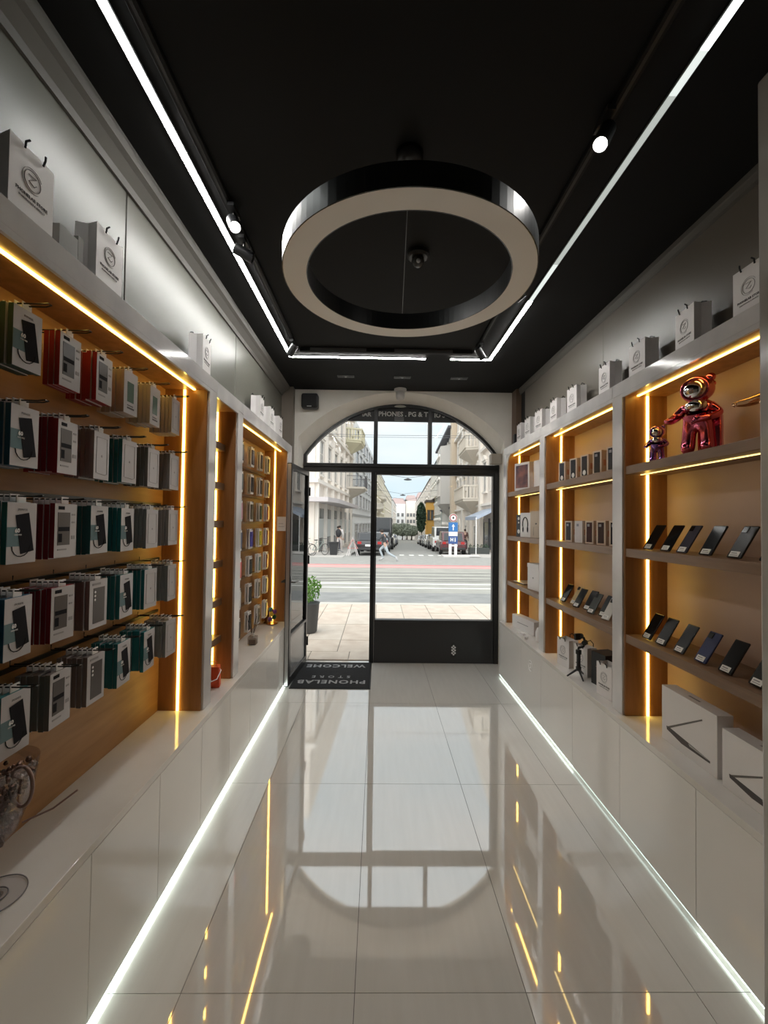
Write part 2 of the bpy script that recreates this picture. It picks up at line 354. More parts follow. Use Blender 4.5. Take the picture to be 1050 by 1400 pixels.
# ------------------------------------------------------------------ display cases
Z0, ZS, ZT = ZC+.001, 2.385, 2.472
def case(side, name, label, y0, y1, posts, shelves=(), back=None, arched=False, rails=(), shmat=woodh, near_led=False, topled=True, shled=True, ledmat=led_w, shd=.20):
    """wood-lined niche y0..y1 in the wall; posts = (near width, far width)"""
    s = -1 if side == 'L' else 1
    xb = XLB if side == 'L' else XRB; xf = -.958 if side == 'L' else 1.372
    t = thing(name, label, 'display case', (xb, (y0+y1)/2, Z0), 0)
    D = abs(xf-xb); yc = (y0+y1)/2; zz = lambda z: z-Z0
    def bx(da, db, ya, yb, za, zb, m=None):       # da/db = distance in front of the wall
        x = sorted((-s*da, -s*db)); b = m or MB(); return b.box(x[0], x[1], ya-yc, yb-yc, zz(za), zz(zb))
    bx(.001, .012, y0, y1, Z0, ZS).build('back_panel', back or woodback, t)
    bx(.012, D-.012, y1-.012, y1, Z0, ZS).build('side_panel', wood, t)
    bx(.012, D-.012, y0, y0+.012, Z0, ZS).build('side_panel', wood, t)
    bx(.001, D-.012, y0, y1, ZS, ZS+.014).build('soffit', wood, t)
    n_, f_ = posts
    bx(.001, D, y0-n_, y1+f_, ZS+.0145, ZT, None).build('fascia', marble, t, bevel=.002)
    bx(D-.012, D, y0, y1, ZS-.006, ZS+.0145).build('fascia_lip', marble, t)
    if n_: bx(.02, D, y0-n_, y0, Z0, ZS+.014).build('post', marble, t, bevel=.002)
    if f_: bx(.02, D, y1, y1+f_, Z0, ZS+.014).build('post', marble, t, bevel=.002)
    if arched:
        r = .16; pts = [(y1-yc-.012, zz(ZS))]+[(y1-yc-.012-r+r*math.cos(a), zz(ZS)-r+r*math.sin(a)) for a in [PI/2*i/8 for i in range(9)]]
        x = sorted((-s*(D-.012), -s*D)); MB().prism(pts, x[0], x[1], 'x').build('corner_gusset', marble, t)
    xl = D-.135       # vertical strip position
    zs_ = [Z0]+[z for z in shelves]+[ZS]; 
    prev = Z0
    for z in list(sorted(shelves))+[ZS+.045]:
        bx(xl-.006, xl+.006, y1-.019, y1-.0125, prev+.002, z-.047).build('led_strip', ledmat, t); prev = z
    if topled: bx(D-.085, D-.073, y0+.012, y1-.02, ZS-.006, ZS-.0005).build('led_strip', ledmat, t)
    for i, z in enumerate(sorted(shelves)):
        bx(.012, min(D-.012, .012+shd), y0+.0125, y1-.0125, z-.045, z).build('shelf', shmat, t, bevel=.001)
        if shled and i == len(shelves)-1:
            bx(D-.10, D-.092, y0+.02, y1-.02, z-.049, z-.0455).build('led_strip', led_w2, t)
    for z in rails:
        bx(.012, .022, y0+.012, y1-.05, z-.007, z+.007).build('hook_rail', blackm, t)
    return t
RAIL = [2.275, 1.992, 1.745, 1.445, 1.165]
caseL1 = case('L', 'accessory_display_case', 'large oak-lined wall case on the left, full of boxed accessories on hooks', .6, 2.385, (0, .105), (), rails=(1.735, 1.441, 1.158))
caseL2 = case('L', 'narrow_display_case', 'narrow oak-lined wall niche with small shelves, between the two pegboard cases', 2.491, 2.866, (0, .108), (.89, 1.136, 1.388, 1.65, 1.90, 2.16), shd=.165, topled=False, shled=False)
caseL3 = case('L', 'phone_case_display_case', 'oak-lined wall case on the left by the door, holding rows of phone cases', 2.975, 4.47, (0, .18), ())
SH = (1.05, 1.525, 1.985)
caseR1 = case('R', 'shelf_display_case', 'nearest oak-lined shelf case on the right, with chrome figurines on top shelf', 1.37, 2.36, (0, .10), SH, beigeback, shd=.235)
caseR2 = case('R', 'shelf_display_case', 'middle oak-lined shelf case on the right, with phone boxes', 2.461, 3.48, (0, .105), SH, beigeback, shd=.235)
caseR3 = case('R', 'shelf_display_case', 'far oak-lined shelf case on the right with a rounded corner, by the window', 3.586, 4.52, (0, .10), SH, beigeback, arched=True, shd=.235)
for cs in (caseR1, caseR2, caseR3): pass
MB().box(1.245, XRB-.001, .95, 1.362, 0.001, CZ-.002).build('pillar_cladding', mat('pillar_grey', (.42, .40, .38), .15, var=(.5, .48, .46), nscale=3), bevel=.006, kind='structure', label='tall glossy grey clad pillar at the right edge')

# slatted ledges and phone cases in the far left case
case_cols = [[(.03, .025, .03), (.05, .03, .03), (.03, .03, .04), (.05, .04, .03)],
             [(.04, .05, .05), (.02, .02, .02), (.06, .06, .07), (.05, .04, .05)],
             [(.55, .22, .28), (.12, .10, .06), (.06, .12, .07), (.40, .08, .08)],
             [(.03, .04, .12), (.05, .05, .40), (.55, .50, .05), (.18, .02, .06)],
             [(.75, .08, .06), (.02, .03, .03), (.22, .33, .30), (.35, .10, .08)],
             [(.55, .52, .50), (.03, .03, .03), (.28, .27, .24), (.30, .28, .24)],
             [(.03, .03, .03), (.03, .03, .03), (.30, .28, .22), (.33, .31, .27)]]
colname = ['black', 'dark', 'pink', 'colourful', 'red', 'clear', 'smoky']
zdiv = [2.125-.242*i for i in range(7)]
for z in zdiv[:6]:
    MB().box(.0125, .035, -1.49/2+.02, 1.49/2-.02, z-.018-Z0, z-Z0).build('hook_ledge', woodh, caseL3)
protoP = {}
def phonecase_pack(col):
    if col in protoP: return protoP[col]
    m_ = mat('case_%d' % len(protoP), col, .3)
    t = thing('phone_case_pack', 'white card', 'phone case', (0, 0, 0), PI/2)
    MB().box(-.045, .045, 0, .012, 0, .175).build('backing_card', paper, t)
    MB().box(-.033, .033, -.009, -.0002, .018, .150).build('phone_case', m_, t, bevel=.004)
    MB().ball((-.02, -.0095, .135), .008, .0015, .008, 8, 6).ball((-.02, -.0095, .118), .008, .0015, .008, 8, 6).build('camera_hole', blackpl, t)
    MB().tube([(0, .02, .168), (0, -.008, .168), (0, -.016, .176)], .0018, 5).build('hook', blackm, t)
    protoP[col] = t; t['fresh'] = True; return t
rown = ['top row', 'second row', 'third row', 'fourth row', 'fifth row', 'sixth row', 'bottom row']
def cname(c):
    r, g, b_ = c
    if max(c) < .07: return 'black'
    if max(c)-min(c) < .07: return 'grey' if max(c) < .5 else 'clear'
    if r > .4 and g > .4: return 'yellow'
    if b_ > r and b_ > g: return 'navy' if b_ < .2 else 'blue'
    if g > r: return 'green'
    if r > .5 and g > .15: return 'pink'
    return 'red' if r > .3 else ('maroon' if r > .15 and g < .05 else 'brown')
ycols = [3.47, 3.77, 4.06, 4.32]
for r in range(7):
    for c_ in range(4):
        col = case_cols[r][c_]; y = ycols[c_]; z = zdiv[r]+.004 if r < 6 else zdiv[5]-.242
        for k in range(2):
            lab = '%s phone case on white card, far left case, %s, %s from the door' % (cname(col), rown[r], ORD[3-c_]) if k == 0 else 'white card behind the front phone case, %s, %s column from the door' % (rown[r], ORD[3-c_])
            p = phonecase_pack(col)
            grp = 'phone cases hanging in the far left case'
            loc = (-1.125-.021*k, y, z)
            if p.get('fresh'): del p['fresh']; p.location = loc; p['label'] = lab; p['group'] = grp
            else: p = copy_tree(p, loc, PI/2, lab, grp)

# boxed accessories on the hooks of the large left case
teal = (.02, .17, .18); navy = (.02, .10, .17); red = (.30, .015, .025); grey = (.30, .28, .27); gbr = (.22, .18, .165); beige = (.50, .42, .36); dteal = (.04, .09, .085)
sidem = lambda c: mat('box_side_%02d%02d%02d' % tuple(int(x*99) for x in c), c, .45)
frontm = mat('box_front', (.50, .475, .485), .35, var=(.54, .51, .52), nscale=6)
band = mat('teal_band', (.17, .25, .27), .8, spec=.1); silh = mat('device_print', (.018, .017, .02), .8, spec=.1); winm = mat('box_window', (.10, .085, .08), .3, spec=.3)
green = mat('green_window', (.10, .17, .13), .2)
def acc_box(kind, sc):
    t = thing('accessory_box', 'x', 'accessory box', (0, 0, 0), PI/2)
    w2, h = .05, .178
    sm = sidem(sc)
    b = MB().box(-w2, w2, 0, .016, -h, -.001, 0); b.m = [0]*6; b.m[2] = 1   # front face gets the printed card
    b.build('sleeve', [sm, frontm], t, bevel=.0008)
    MB().box(-.016, .016, .005, .0075, -.001, .021).build('hang_tab', paper, t)
    if kind == 'photo':
        MB().box(-w2+.0005, .01, -.0007, -.0001, -.128, -.072).build('print_band', band, t)
        M = Matrix.Translation((.008, 0, -.088)) @ Matrix.Rotation(math.radians(-10), 4, 'Y')
        MB().box(-.023, .023, -.0016, -.0008, -.060, .055, M=M).build('print_device', silh, t, bevel=.0004)
        MB().tube([(-.004+.03*math.cos(a), -.0014, -.128+.03*math.sin(a)) for a in [PI+PI*i/8 for i in range(9)]], .0012, 5).build('print_outline', silh, t)
        text('60', .016, paper, 'lettering', t, (-.018, -.0021, -.083), bold=.0006)
        text('MINUTES', .006, paper, 'lettering', t, (-.016, -.0021, -.095))
        text('POWER', .009, inkg, 'lettering', t, (0, -.0012, -.022))
    elif kind == 'window':
        MB().box(-.037, .018, -.0010, -.0001, -.138, -.030).build('window', winm, t)
        MB().box(-.034, .015, -.0016, -.0011, -.092, -.078).box(-.034, -.018, -.0016, -.0011, -.128, -.10).build('strap', silh, t)
        MB().box(-.035, -.008, -.0010, -.0001, -.021, -.010).build('print_logo', silh, t)
        MB().box(.026, .042, -.0010, -.0001, -.040, -.034).box(.026, .040, -.0010, -.0001, -.066, -.060).box(.026, .042, -.0010, -.0001, -.120, -.108).box(-.036, .005, -.0010, -.0001, -.155, -.150).build('print_lines', inkg, t, kind='stuff')
    elif kind == 'green':
        MB().box(-.026, .02, -.0010, -.0001, -.128, -.045).build('window', green, t)
        MB().box(-.026, .016, -.0010, -.0001, -.145, -.141).box(-.026, .024, -.0010, -.0001, -.157, -.150).build('print_lines', ink, t, kind='stuff')
    elif kind == 'case':
        MB().box(-.030, .034, -.0010, -.0001, -.160, -.030).build('window', winm, t)
        for i in range(3): MB().ball((-.021, -.0014, -.045-.014*i), .0048, .001, .0048, 8, 5).build('camera_ring', paper, t)
        MB().box(-.036, .01, -.0010, -.0001, -.020, -.012).build('print_logo', inkg, t)
    elif kind == 'plain':
        MB().tube([(-.034, -.0006, -.022), (.034, -.0006, -.022), (.036, -.0006, -.155), (.02, -.0006, -.160), (-.036, -.0006, -.155)], .0009, 4, closed=True).build('print_outline', inkg, t)
        MB().ball((0, -.0006, -.09), .005, .0008, .005, 8, 5).build('print_dot', inkg, t)
    return t
KN = {'photo': 'device picture', 'window': 'window box', 'green': 'green picture window', 'case': 'phone case window', 'plain': 'plain white front'}
CN = {teal: 'teal', navy: 'navy', red: 'dark red', grey: 'grey', gbr: 'brown-grey', beige: 'beige', dteal: 'dark green'}
ROWS = [[('photo', dteal), ('photo', dteal), ('window', red), ('window', red), ('green', beige), ('green', beige), ('plain', beige)],
        [('photo', navy), ('photo', navy), ('window', red), ('plain', grey), ('plain', teal), ('plain', gbr), ('plain', grey)],
        [('photo', teal), ('photo', teal), ('window', red), ('photo', teal), ('photo', teal), ('plain', grey), ('plain', grey)],
        [('photo', navy), ('photo', navy), ('window', red), ('case', gbr), ('photo', teal), ('plain', teal), ('plain', grey)],
        [('photo', teal), ('photo', teal), ('window', gbr), ('case', gbr), ('photo', teal), ('photo', teal), ('plain', grey)]]
ZR = [2.268, 1.982, 1.702, 1.428, 1.152]; YC = [1.06, 1.25, 1.425, 1.60, 1.775, 1.965, 2.165]
PB = {}; yc1 = (.6+2.385)/2
for r in range(5):
    for c_ in range(7):
        kd, sc = ROWS[r][c_]; n = 6 if sc not in (dteal,) else 4
        if r == 0 and c_ == 2: n = 3
        yaw = random.uniform(-.05, .09); 
        for k in range(n):
            kk = kd if k == 0 else 'back'
            key = (kk, sc)
            loc = (-1.040-.0185*k-random.uniform(0, .003), YC[c_]+random.uniform(-.002, .002), ZR[r]+random.uniform(-.003, .003))
            where = '%s row, %s hook from oak panel' % (['top', 'second', 'third', 'fourth', 'bottom'][r], ORD[6-c_])
            lab = '%s box with %s in front, %s' % (CN[sc], KN[kd], where) if k == 0 else '%s %s box behind the front one, %s' % (['', 'next', 'third', 'fourth', 'fifth', 'rearmost'][k] if k < n-1 else 'rearmost', CN[sc], where)
            grp = 'boxed accessories on hooks, %s' % where
            if key not in PB:
                p = acc_box(kk, sc); PB[key] = p; p.location = loc; p['label'] = lab; p['group'] = grp
                p.rotation_euler = (0, 0, PI/2+yaw)
            else: p = copy_tree(PB[key], loc, PI/2+yaw+random.uniform(-.015, .015), lab, grp)
        hy = YC[c_]-yc1; hz = ZR[r]+.016-Z0
        MB().tube([(.012, hy-.009, hz+.02), (.012, hy-.009, hz), (.218, hy-.009, hz), (.236, hy-.006, hz+.003), (.236, hy+.006, hz+.003), (.218, hy+.009, hz), (.012, hy+.009, hz)], .0024, 5).build('display_hook', blackm, caseL1)

# ------------------------------------------------------------------ carrier bags
def make_bag(wd=.145, h=.20, d=.075, name='paper_bag', handles='ends'):
    t = thing(name, 'x', 'bag', (0, 0, 0), 0)
    w2 = wd/2; tk = .0012
    b = MB()
    b.box(-w2, w2, 0, tk, 0, h).box(-w2, w2, d-tk, d, 0, h).box(-w2, w2, tk, d-tk, 0, tk)
    for s in (-1, 1):      # gusset side folded inwards
        b.prism([(s*w2, tk), (s*(w2-.012), d/2), (s*w2, d-tk), (s*(w2-tk), d-tk), (s*(w2-.012-tk), d/2), (s*(w2-tk), tk)], tk, h)
    b.build('bag_body', paper, t)
    for y in (-.0035, d+.0035):
        MB().tube([(-.03, y, h-.012), (-.032, y-.004, h+.004), (-.026, y-.01, h+.012)] if y < 0 else [(-.03, y, h-.012), (-.03, y, h+.02), (0, y, h+.035), (.03, y, h+.02), (.03, y, h-.012)], .003, 6).build('handle', cord, t)
        if y < 0: MB().tube([(.03, y, h-.012), (.032, y-.004, h+.004), (.026, y-.01, h+.012)], .003, 6).build('handle', cord, t)
    g = MB().tube([(.027*math.cos(a), -.0008, .118+.027*math.sin(a)) for a in [2*PI*i/24 for i in range(24)]], .0011, 4, closed=True)
    g.tube([(.033*math.cos(a), -.0008, .118+.033*math.sin(a)) for a in [.5+1.6*PI*i/24 for i in range(24)]], .0007, 4)
    g.tube([(-.013, -.0008, .131), (.012, -.0008, .131), (-.012, -.0008, .112), (.006, -.0008, .106), (.013, -.0008, .114)], .0012, 4)
    g.build('round_emblem', inkg, t)
    text('PHONELAB STORE', .0125, ink, 'lettering', t, (0, -.0007, .068), bold=.0002)
    text('SMARTPHONES & SERVICES', .0070, inkg, 'lettering', t, (0, -.0007, .055))
    return t
bag0 = make_bag(); first = True
def bag(x, y, z, rz, label, group, sc=1.):
    global first
    if first: o = bag0; o.location = (x, y, z); o.rotation_euler = (0, 0, rz); o['label'] = label; o['group'] = group; first = False
    else: o = copy_tree(bag0, (x, y, z), rz, label, group)
    return o
ZL = ZT+.001
for i, (y, rz) in enumerate([(4.28, -.05), (4.035, 0), (3.755, .06), (3.43, -.04), (3.10, .03), (2.65, -.06), (2.31, .0), (1.945, -.12), (1.60, .0)]):
    bag(1.425, y, ZL, -PI/2+rz, 'white paper carrier bag on the right ledge, %s' % ('nearest the shopfront' if i == 0 else '%s from the shopfront' % ORD[i]), 'paper bags on the right ledge')
for i, (y, rz) in enumerate([(4.17, 0), (3.83, 0), (3.50, .05), (2.37, .1), (1.51, .0), (1.17, -.03)]):
    bag(-.975, y, ZL, PI/2+rz, 'white paper carrier bag on the left ledge, %s' % ('nearest the shopfront' if i == 0 else '%s from the shopfront' % ORD[i]), 'paper bags on the left ledge')
gb = thing('folded_carton', 'low grey folded carton lying between two bags on the left ledge', 'carton', (-1.03, 1.335, ZL), 0)
MB().box(-.045, .045, -.05, .03, 0, .085).build('carton_body', mat('grey_card', (.22, .21, .19), .6), gb, bevel=.001)
MB().box(-.045, .045, .031, .055, 0, .10).build('carton_flap', MATS['grey_card'], gb)
MB().box(-.05, .0, 0, .06, 0, .145).build('black_speaker_box', blackpl, loc=(1.50, 4.50, ZL), bevel=.006, label='small black device standing at the far end of the right ledge', cat='device')

# ------------------------------------------------------------------ ceiling fittings
def strip(p, mats_, label):
    t = thing('ceiling_light_strip', label, 'light strip', (0, 0, CZ), 0, 'white ceiling light lines')
    for (x0, x1, y0, y1, mm) in p:
        MB().box(x0-.006, x1+.006, y0, y1, -.009, -.0005).build('profile', blackm, t)
        MB().box(x0, x1, y0, y1, -.0125, -.0092).build('diffuser', mm, t)
    return t
strip([(-.818, -.792, 1.14, 1.55, emat('led_cool_ceiling_near', (.96, 1, .97), 16.)), (-.818, -.792, 1.55, 2.2, led_c2), (-.818, -.792, 2.2, 3.782, led_c)], 0, 'long bright white light line on the black ceiling, left side')
strip([(-.792, .405, 3.758, 3.782, led_c2)], 0, 'white light line across the ceiling above the entrance, longer left piece')
strip([(.632, .975, 3.758, 3.782, led_c2)], 0, 'white light line across the ceiling above the entrance, short right piece')
strip([(.975, 1.001, 1.10, 1.26, emat('led_cool_ceiling_end', (.95, 1, .97), 3.)), (.975, 1.001, 1.26, 1.40, emat('led_cool_ceiling_low', (.93, 1, .95), .75)), (.975, 1.001, 1.40, 2.35, led_c3), (.975, 1.001, 2.35, 2.75, emat('led_cool_ceiling_low', (.93, 1, .95), .75)), (.975, 1.001, 2.75, 3.782, led_c)], 0, 'long white light line on the black ceiling, right side, dim in its middle')
trk = mat('track_black', (.010, .010, .010), .6, spec=.2)
for lab, bx in (('black spotlight track running along the left of the ceiling', (-.735, -.70, 1.0, 3.62)), ('black spotlight track running along the right of the ceiling', (.80, .835, 1.0, 3.62))):
    t = thing('spotlight_track', lab, 'track', (0, 0, CZ), 0, 'black spotlight tracks')
    MB().box(bx[0], bx[1], bx[2], bx[3], -.022, -.0005).build('rail', trk, t, bevel=.002)
    MB().box(bx[0]+.012, bx[1]-.012, bx[2], bx[3], -.0235, -.0222).build('slot', blackm, t)
t = thing('spotlight_track', 'black track crossing the ceiling above the entrance with grey inserts', 'track', (0, 0, CZ), 0, 'black spotlight tracks')
MB().box(-.69, .79, 3.585, 3.62, -.03, -.0005).build('rail', trk, t, bevel=.002)
for a, b_ in ((-.60, -.12), (.12, .62)): MB().box(a, b_, 3.578, 3.584, -.026, -.004).build('insert', mat('track_insert', (.10, .10, .10), .4), t)
def spot(x, y, aim, lab, lit, e=14):
    t = thing('ceiling_spotlight', lab, 'spotlight', (x, y, CZ-.0225), 0, 'track spotlights')
    MB().box(-.015, .015, -.05, .05, -.02, -.001).build('adapter', blackpl, t)
    MB().cyl((0, 0, -.02), (0, 0, -.05), .006).build('neck', blackpl, t)
    d = Vector(aim).normalized(); p = Vector((0, 0, -.07)); q = d.to_track_quat('Z', 'Y').to_matrix().to_4x4()
    M = Matrix.Translation(p) @ q
    MB().lathe([(.026, -.05), (.028, -.045), (.028, .05), (.024, .05), (.022, .03)], 20, M=M).build('barrel', blackpl, t, smooth=False)
    MB().lathe([(.0215, .034), (.0215, .042)], 20, M=M).build('lens', emat('spot_lens', (1, .97, .93), 30.) if lit else mat('spot_lens_off', (.35, .35, .35), .2), t)
    if lit:
        ld = bpy.data.lights.new('spot_beam', 'SPOT'); ld.energy = e; ld.spot_size = 1.3; ld.spot_blend = .7; ld.shadow_soft_size = .02; ld.color = (1, .97, .93)
        lo = bpy.data.objects.new('spot_beam', ld); COL.objects.link(lo); lo.parent = t
        lo.location = p+d*.06; lo.rotation_euler = (-d).to_track_quat('Z', 'Y').to_euler()
spot(-.695, 1.96, (.32, -.55, -.75), 'lit black spotlight glaring on the left ceiling track', True, 10)
spot(.79, 1.47, (-.42, -.25, -.85), 'lit black spotlight glaring on the right ceiling track', True, 14)
spot(-.717, 2.18, (.7, .2, -.3), 'small unlit spotlight just behind the lit one, left track', False)
spot(-.717, 3.42, (-.5, .4, -.6), 'unlit black spotlight at the far end of the left track', False)
spot(.817, 3.42, (.5, .4, -.6), 'unlit black spotlight at the far end of the right track', False)
spot(.817, 2.50, (.6, .1, -.7), 'unlit black spotlight midway along the right track', False)

# ring pendant
rp = thing('ring_pendant_lamp', 'large black ring pendant lamp with off-white diffuser hanging from ceiling', 'pendant lamp', (.107, 1.665, 2.609))
MB().lathe([(.490, .0), (.490, .076), (.484, .0765), (.400, .0765), (.396, .076), (.396, .0), (.399, -.001), (.399, .004), (.487, .004), (.487, -.001), (.490, 0)], 96, caps=False).build('ring_housing', mat('ring_black', (.02, .021, .022), .28, spec=.6), rp, smooth=False)
MB().lathe([(.486, -.0005), (.400, -.0005), (.400, .0038), (.486, .0038), (.486, -.0005)], 96, caps=False).build('diffuser', mat('opal_diffuser', (.82, .78, .74), .45), rp)
MB().lathe([(.055, CZ-2.609-.001), (.055, CZ-2.609-.03), (.045, CZ-2.609-.05), (.012, CZ-2.609-.055)], 24).build('canopy', mat('canopy_black', (.03, .03, .03), .2), rp, smooth=True)
for a in (90, 210, 330):
    c0 = (0, 0, CZ-2.609-.052); c1 = (.443*math.cos(math.radians(a)), .443*math.sin(math.radians(a)), .077)
    MB().cyl(c0, c1, .0018, n=6).build('suspension_cable', mat('grey_cable', (.18, .18, .18), .5), rp)
sm = thing('dome_camera', 'black dome camera on the ceiling seen through the ring lamp', 'camera', (.20, 2.29, CZ))
MB().lathe([(.06, -.0005), (.06, -.02), (.05, -.03)], 24).build('base', blackpl, sm, smooth=False)
MB().ball((0, 0, -.045), .035).build('dome', mat('smoke_dome', (.05, .05, .05), .1), sm, smooth=True)
MB().ball((0, -.028, -.06), .012).build('lens', mat('lens_grey', (.4, .4, .42), .15), sm, smooth=True)
for i, (x, lab) in enumerate(((-.35, 'left'), (.228, 'middle'), (.81, 'right'))):
    t = thing('recessed_downlight', 'small dark rectangular recessed ceiling fitting near the arch, %s one of three' % lab, 'ceiling fitting', (x, 4.29, CZ), 0, 'recessed ceiling fittings by the arch')
    MB().box(-.085, .085, -.035, .035, -.006, -.0005).build('frame', mat('fitting_grey', (.06, .06, .06), .5), t)
    for xx in (-.055, .055): MB().box(xx-.024, xx+.024, -.024, .024, -.009, -.0062).build('louvre', blackpl, t)
    MB().cyl((0, 0, -.0062), (0, 0, -.012), .012, .010).build('lens', mat('fitting_lens', (.3, .3, .3), .3), t)
wc = thing('white_sensor', 'white stepped cylindrical sensor at the crown of the arch', 'sensor', (.228, 4.68, CZ))
MB().lathe([(.068, -.0005), (.068, -.022), (.06, -.03)], 24).build('collar', mat('white_abs', (.55, .53, .5), .4), wc)
MB().lathe([(.05, -.031), (.047, -.09), (.042, -.115), (.02, -.122)], 24).build('body', MATS['white_abs'], wc, smooth=True)
ws = thing('wall_speaker', 'black rounded cube loudspeaker on the wall left of the arch', 'speaker', (-.775, YF, 2.985))
MB().box(-.092, .092, -.115, -.001, -.082, .082).build('cabinet', blackpl, ws, bevel=.022)
MB().box(-.075, .075, -.119, -.1155, -.066, .066).build('grille', mat('speaker_grille', (.02, .02, .02), .8), ws, bevel=.001)
MB().box(-.025, .025, -.122, -.1192, -.072, -.064).build('badge', mat('badge_silver', (.7, .7, .7), .3), ws)
sbx = thing('beige_junction_box', 'small beige box on the right side of the arch above the transom', 'box', (1.36, 4.90, 2.40))
MB().box(-.06, .06, -.05, .05, -.06, .06).build('box_body', mat('beige_abs', (.34, .30, .25), .5), sbx, bevel=.004)
MB().box(-.05, .05, -.054, -.0505, -.05, .05).build('cover', MATS['beige_abs'], sbx)

# door mat
dm = thing('door_mat', 'dark entrance mat with grey lettering inside the doorway', 'mat', (-.456, 4.62, .001))
MB().box(-.392, .392, -.398, .36, 0, .009).build('pile', mat('mat_pile', (.018, .018, .020), .95, bump=.5, nscale=300), dm)
MB().box(-.402, .402, -.408, -.399, 0, .006).box(-.402, -.393, -.399, .36, 0, .006).box(.393, .402, -.399, .36, 0, .006).build('rubber_edge', blackpl, dm)
lm = mat('mat_letter', (.42, .42, .43), .9)
text('WELCOME', .125, lm, 'lettering', dm, (.0, .235, .0095), (0, 0, PI), .0006, .003, 1.15)
text('STORE', .085, lm, 'lettering', dm, (-.02, -.10, .0095), (0, 0, PI), .0006, .001, 1.9)
text('PHONELAB', .125, lm, 'lettering', dm, (.0, -.24, .0095), (0, 0, PI), .0006, .003, 1.15)

# ------------------------------------------------------------------ right-hand shelf goods
ZSH = [z+.001 for z in SH]
scrn = mat('phone_black', (.010, .010, .011), .12, spec=.15); tagm = mat('price_tag', (.80, .78, .74), .6)
def phone(col, lab, loc, rz, tilt, grp, back=False):
    m_ = mat('phone_body_%02d%02d%02d' % tuple(int(c*99) for c in col), col, .22, spec=.15)
    t = thing('smartphone', lab, 'phone', loc, rz, grp, tilt)
    MB().box(-.036, .036, 0, .008, .001, .152).build('phone_body', m_, t, bevel=.004)
    if not back: MB().box(-.033, .033, -.0006, -.0001, .006, .147).build('screen', scrn, t)
    else: MB().box(-.028, -.002, -.0025, -.0002, .118, .145).build('camera_bump', scrn, t, bevel=.001)
    MB().box(-.024, .022, -.0016, -.0007, .006, .030).build('price_tag', tagm, t)
    MB().box(-.018, .016, -.0020, -.0017, .011, .014).box(-.018, .010, -.0020, -.0017, .019, .024).build('tag_print', inkg, t)
    # little stand behind the phone
    b = MB(); b.box(-.02, .02, .0095, .012, .0, .07).box(-.02, .02, -.006, .012, -.004, -.001)
    b.build('display_stand', glass2, t); return t
blk = (.02, .02, .022)
for i, (y, c_) in enumerate([(2.235, (.03, .028, .026)), (2.10, blk), (1.985, (.04, .04, .06)), (1.84, (.02, .016, .015)), (1.69, (.025, .022, .022)), (1.54, blk)]):
    phone(c_, 'dark smartphone, middle shelf of the nearest right case, %s from its far end' % ORD[i], (1.432, y, ZSH[1]+.004), -PI/2+random.uniform(-.04, .04), math.radians(31), 'smartphones on the middle shelf of the nearest right case', i in (2, 4))
for i, (y, c_) in enumerate([(2.245, blk), (2.135, blk), (2.005, (.03, .035, .045)), (1.87, (.03, .04, .11)), (1.735, (.025, .02, .02)), (1.59, (.025, .027, .03))]):
    phone(c_, '%s smartphone, lower shelf of the nearest right case, %s from its far end' % ('blue' if i == 3 else 'dark', ORD[i]), (1.43, y, ZSH[0]+.004), -PI/2+random.uniform(-.06, .06), math.radians(31), 'smartphones on the lower shelf of the nearest right case', i in (3, 5))
# leaning pairs in the middle case
cols = [(blk, 'black'), ((.55, .40, .20), 'gold'), (blk, 'black'), ((.03, .03, .035), 'black'), ((.06, .065, .06), 'grey'), (blk, 'black'), ((.62, .60, .56), 'white'), (blk, 'black'), ((.66, .63, .58), 'white')]
ypos = [3.30, 3.19, 3.08, 2.985, 2.87, 2.775, 2.68, 2.60, 2.525]
for i, ((c_, cn), y) in enumerate(zip(cols, ypos)):
    phone(c_, '%s smartphone, lower shelf of the middle right case, %s from its far end' % (cn, ORD[i]), (1.445 if i % 2 == 0 else 1.475, y, ZSH[0]+.004), -PI/2+.15, math.radians(31), 'smartphones leaning in the middle right case', cn != 'black')
def phone_box(lab, loc, rz, body, pic, kind='p', grp=None, sz=(.078, .155, .05)):
    t = thing('phone_box', lab, 'phone box', loc, rz, grp); w2, h, d = sz[0]/2, sz[1], sz[2]
    MB().box(-w2, w2, .0, d, 0, h).build('carton', mat('carton_%02d%02d%02d' % tuple(int(c*99) for c in body), body, .4), t, bevel=.001)
    MB().box(-w2, w2, .0, d, h*.80, h*.803).build('lid_seam', inkg, t)
    MB().box(-w2*.66, w2*.66, -.0008, -.0001, h*.07, h*.93).build('front_print', mat('print_%02d%02d%02d' % tuple(int(c*99) for c in pic), pic, .25), t)
    if kind == 'c': MB().ball((.0, -.0009, h*.2), .015, .0012, .018, 12, 6).build('front_motif', tagm, t)
    else: MB().box(-w2*.45, w2*.1, -.0014, -.0009, h*.75, h*.86).build('front_motif', mat('print_lens', (.25, .25, .28), .3), t)
    MB().box(w2, w2+.0006, d*.3, d*.7, h*.35, h*.6).build('side_print', mat('side_print', (.55, .25, .15), .5), t)
    return t
bc = (.62, .50, .40)
for i, (y, kd, pc) in enumerate([(3.275, 'c', (.04, .04, .05)), (3.085, 'c', (.03, .03, .035)), (2.915, 'c', (.03, .03, .04)), (2.745, 'p', (.02, .02, .025)), (2.575, 'p', (.03, .035, .05))]):
    phone_box('boxed smartphone, top shelf of the middle right case, %s from its far end' % ORD[i], (1.43, y, ZSH[2]), -PI/2+.25, bc, pc, kd, 'boxed smartphones on the top shelf of the middle right case')
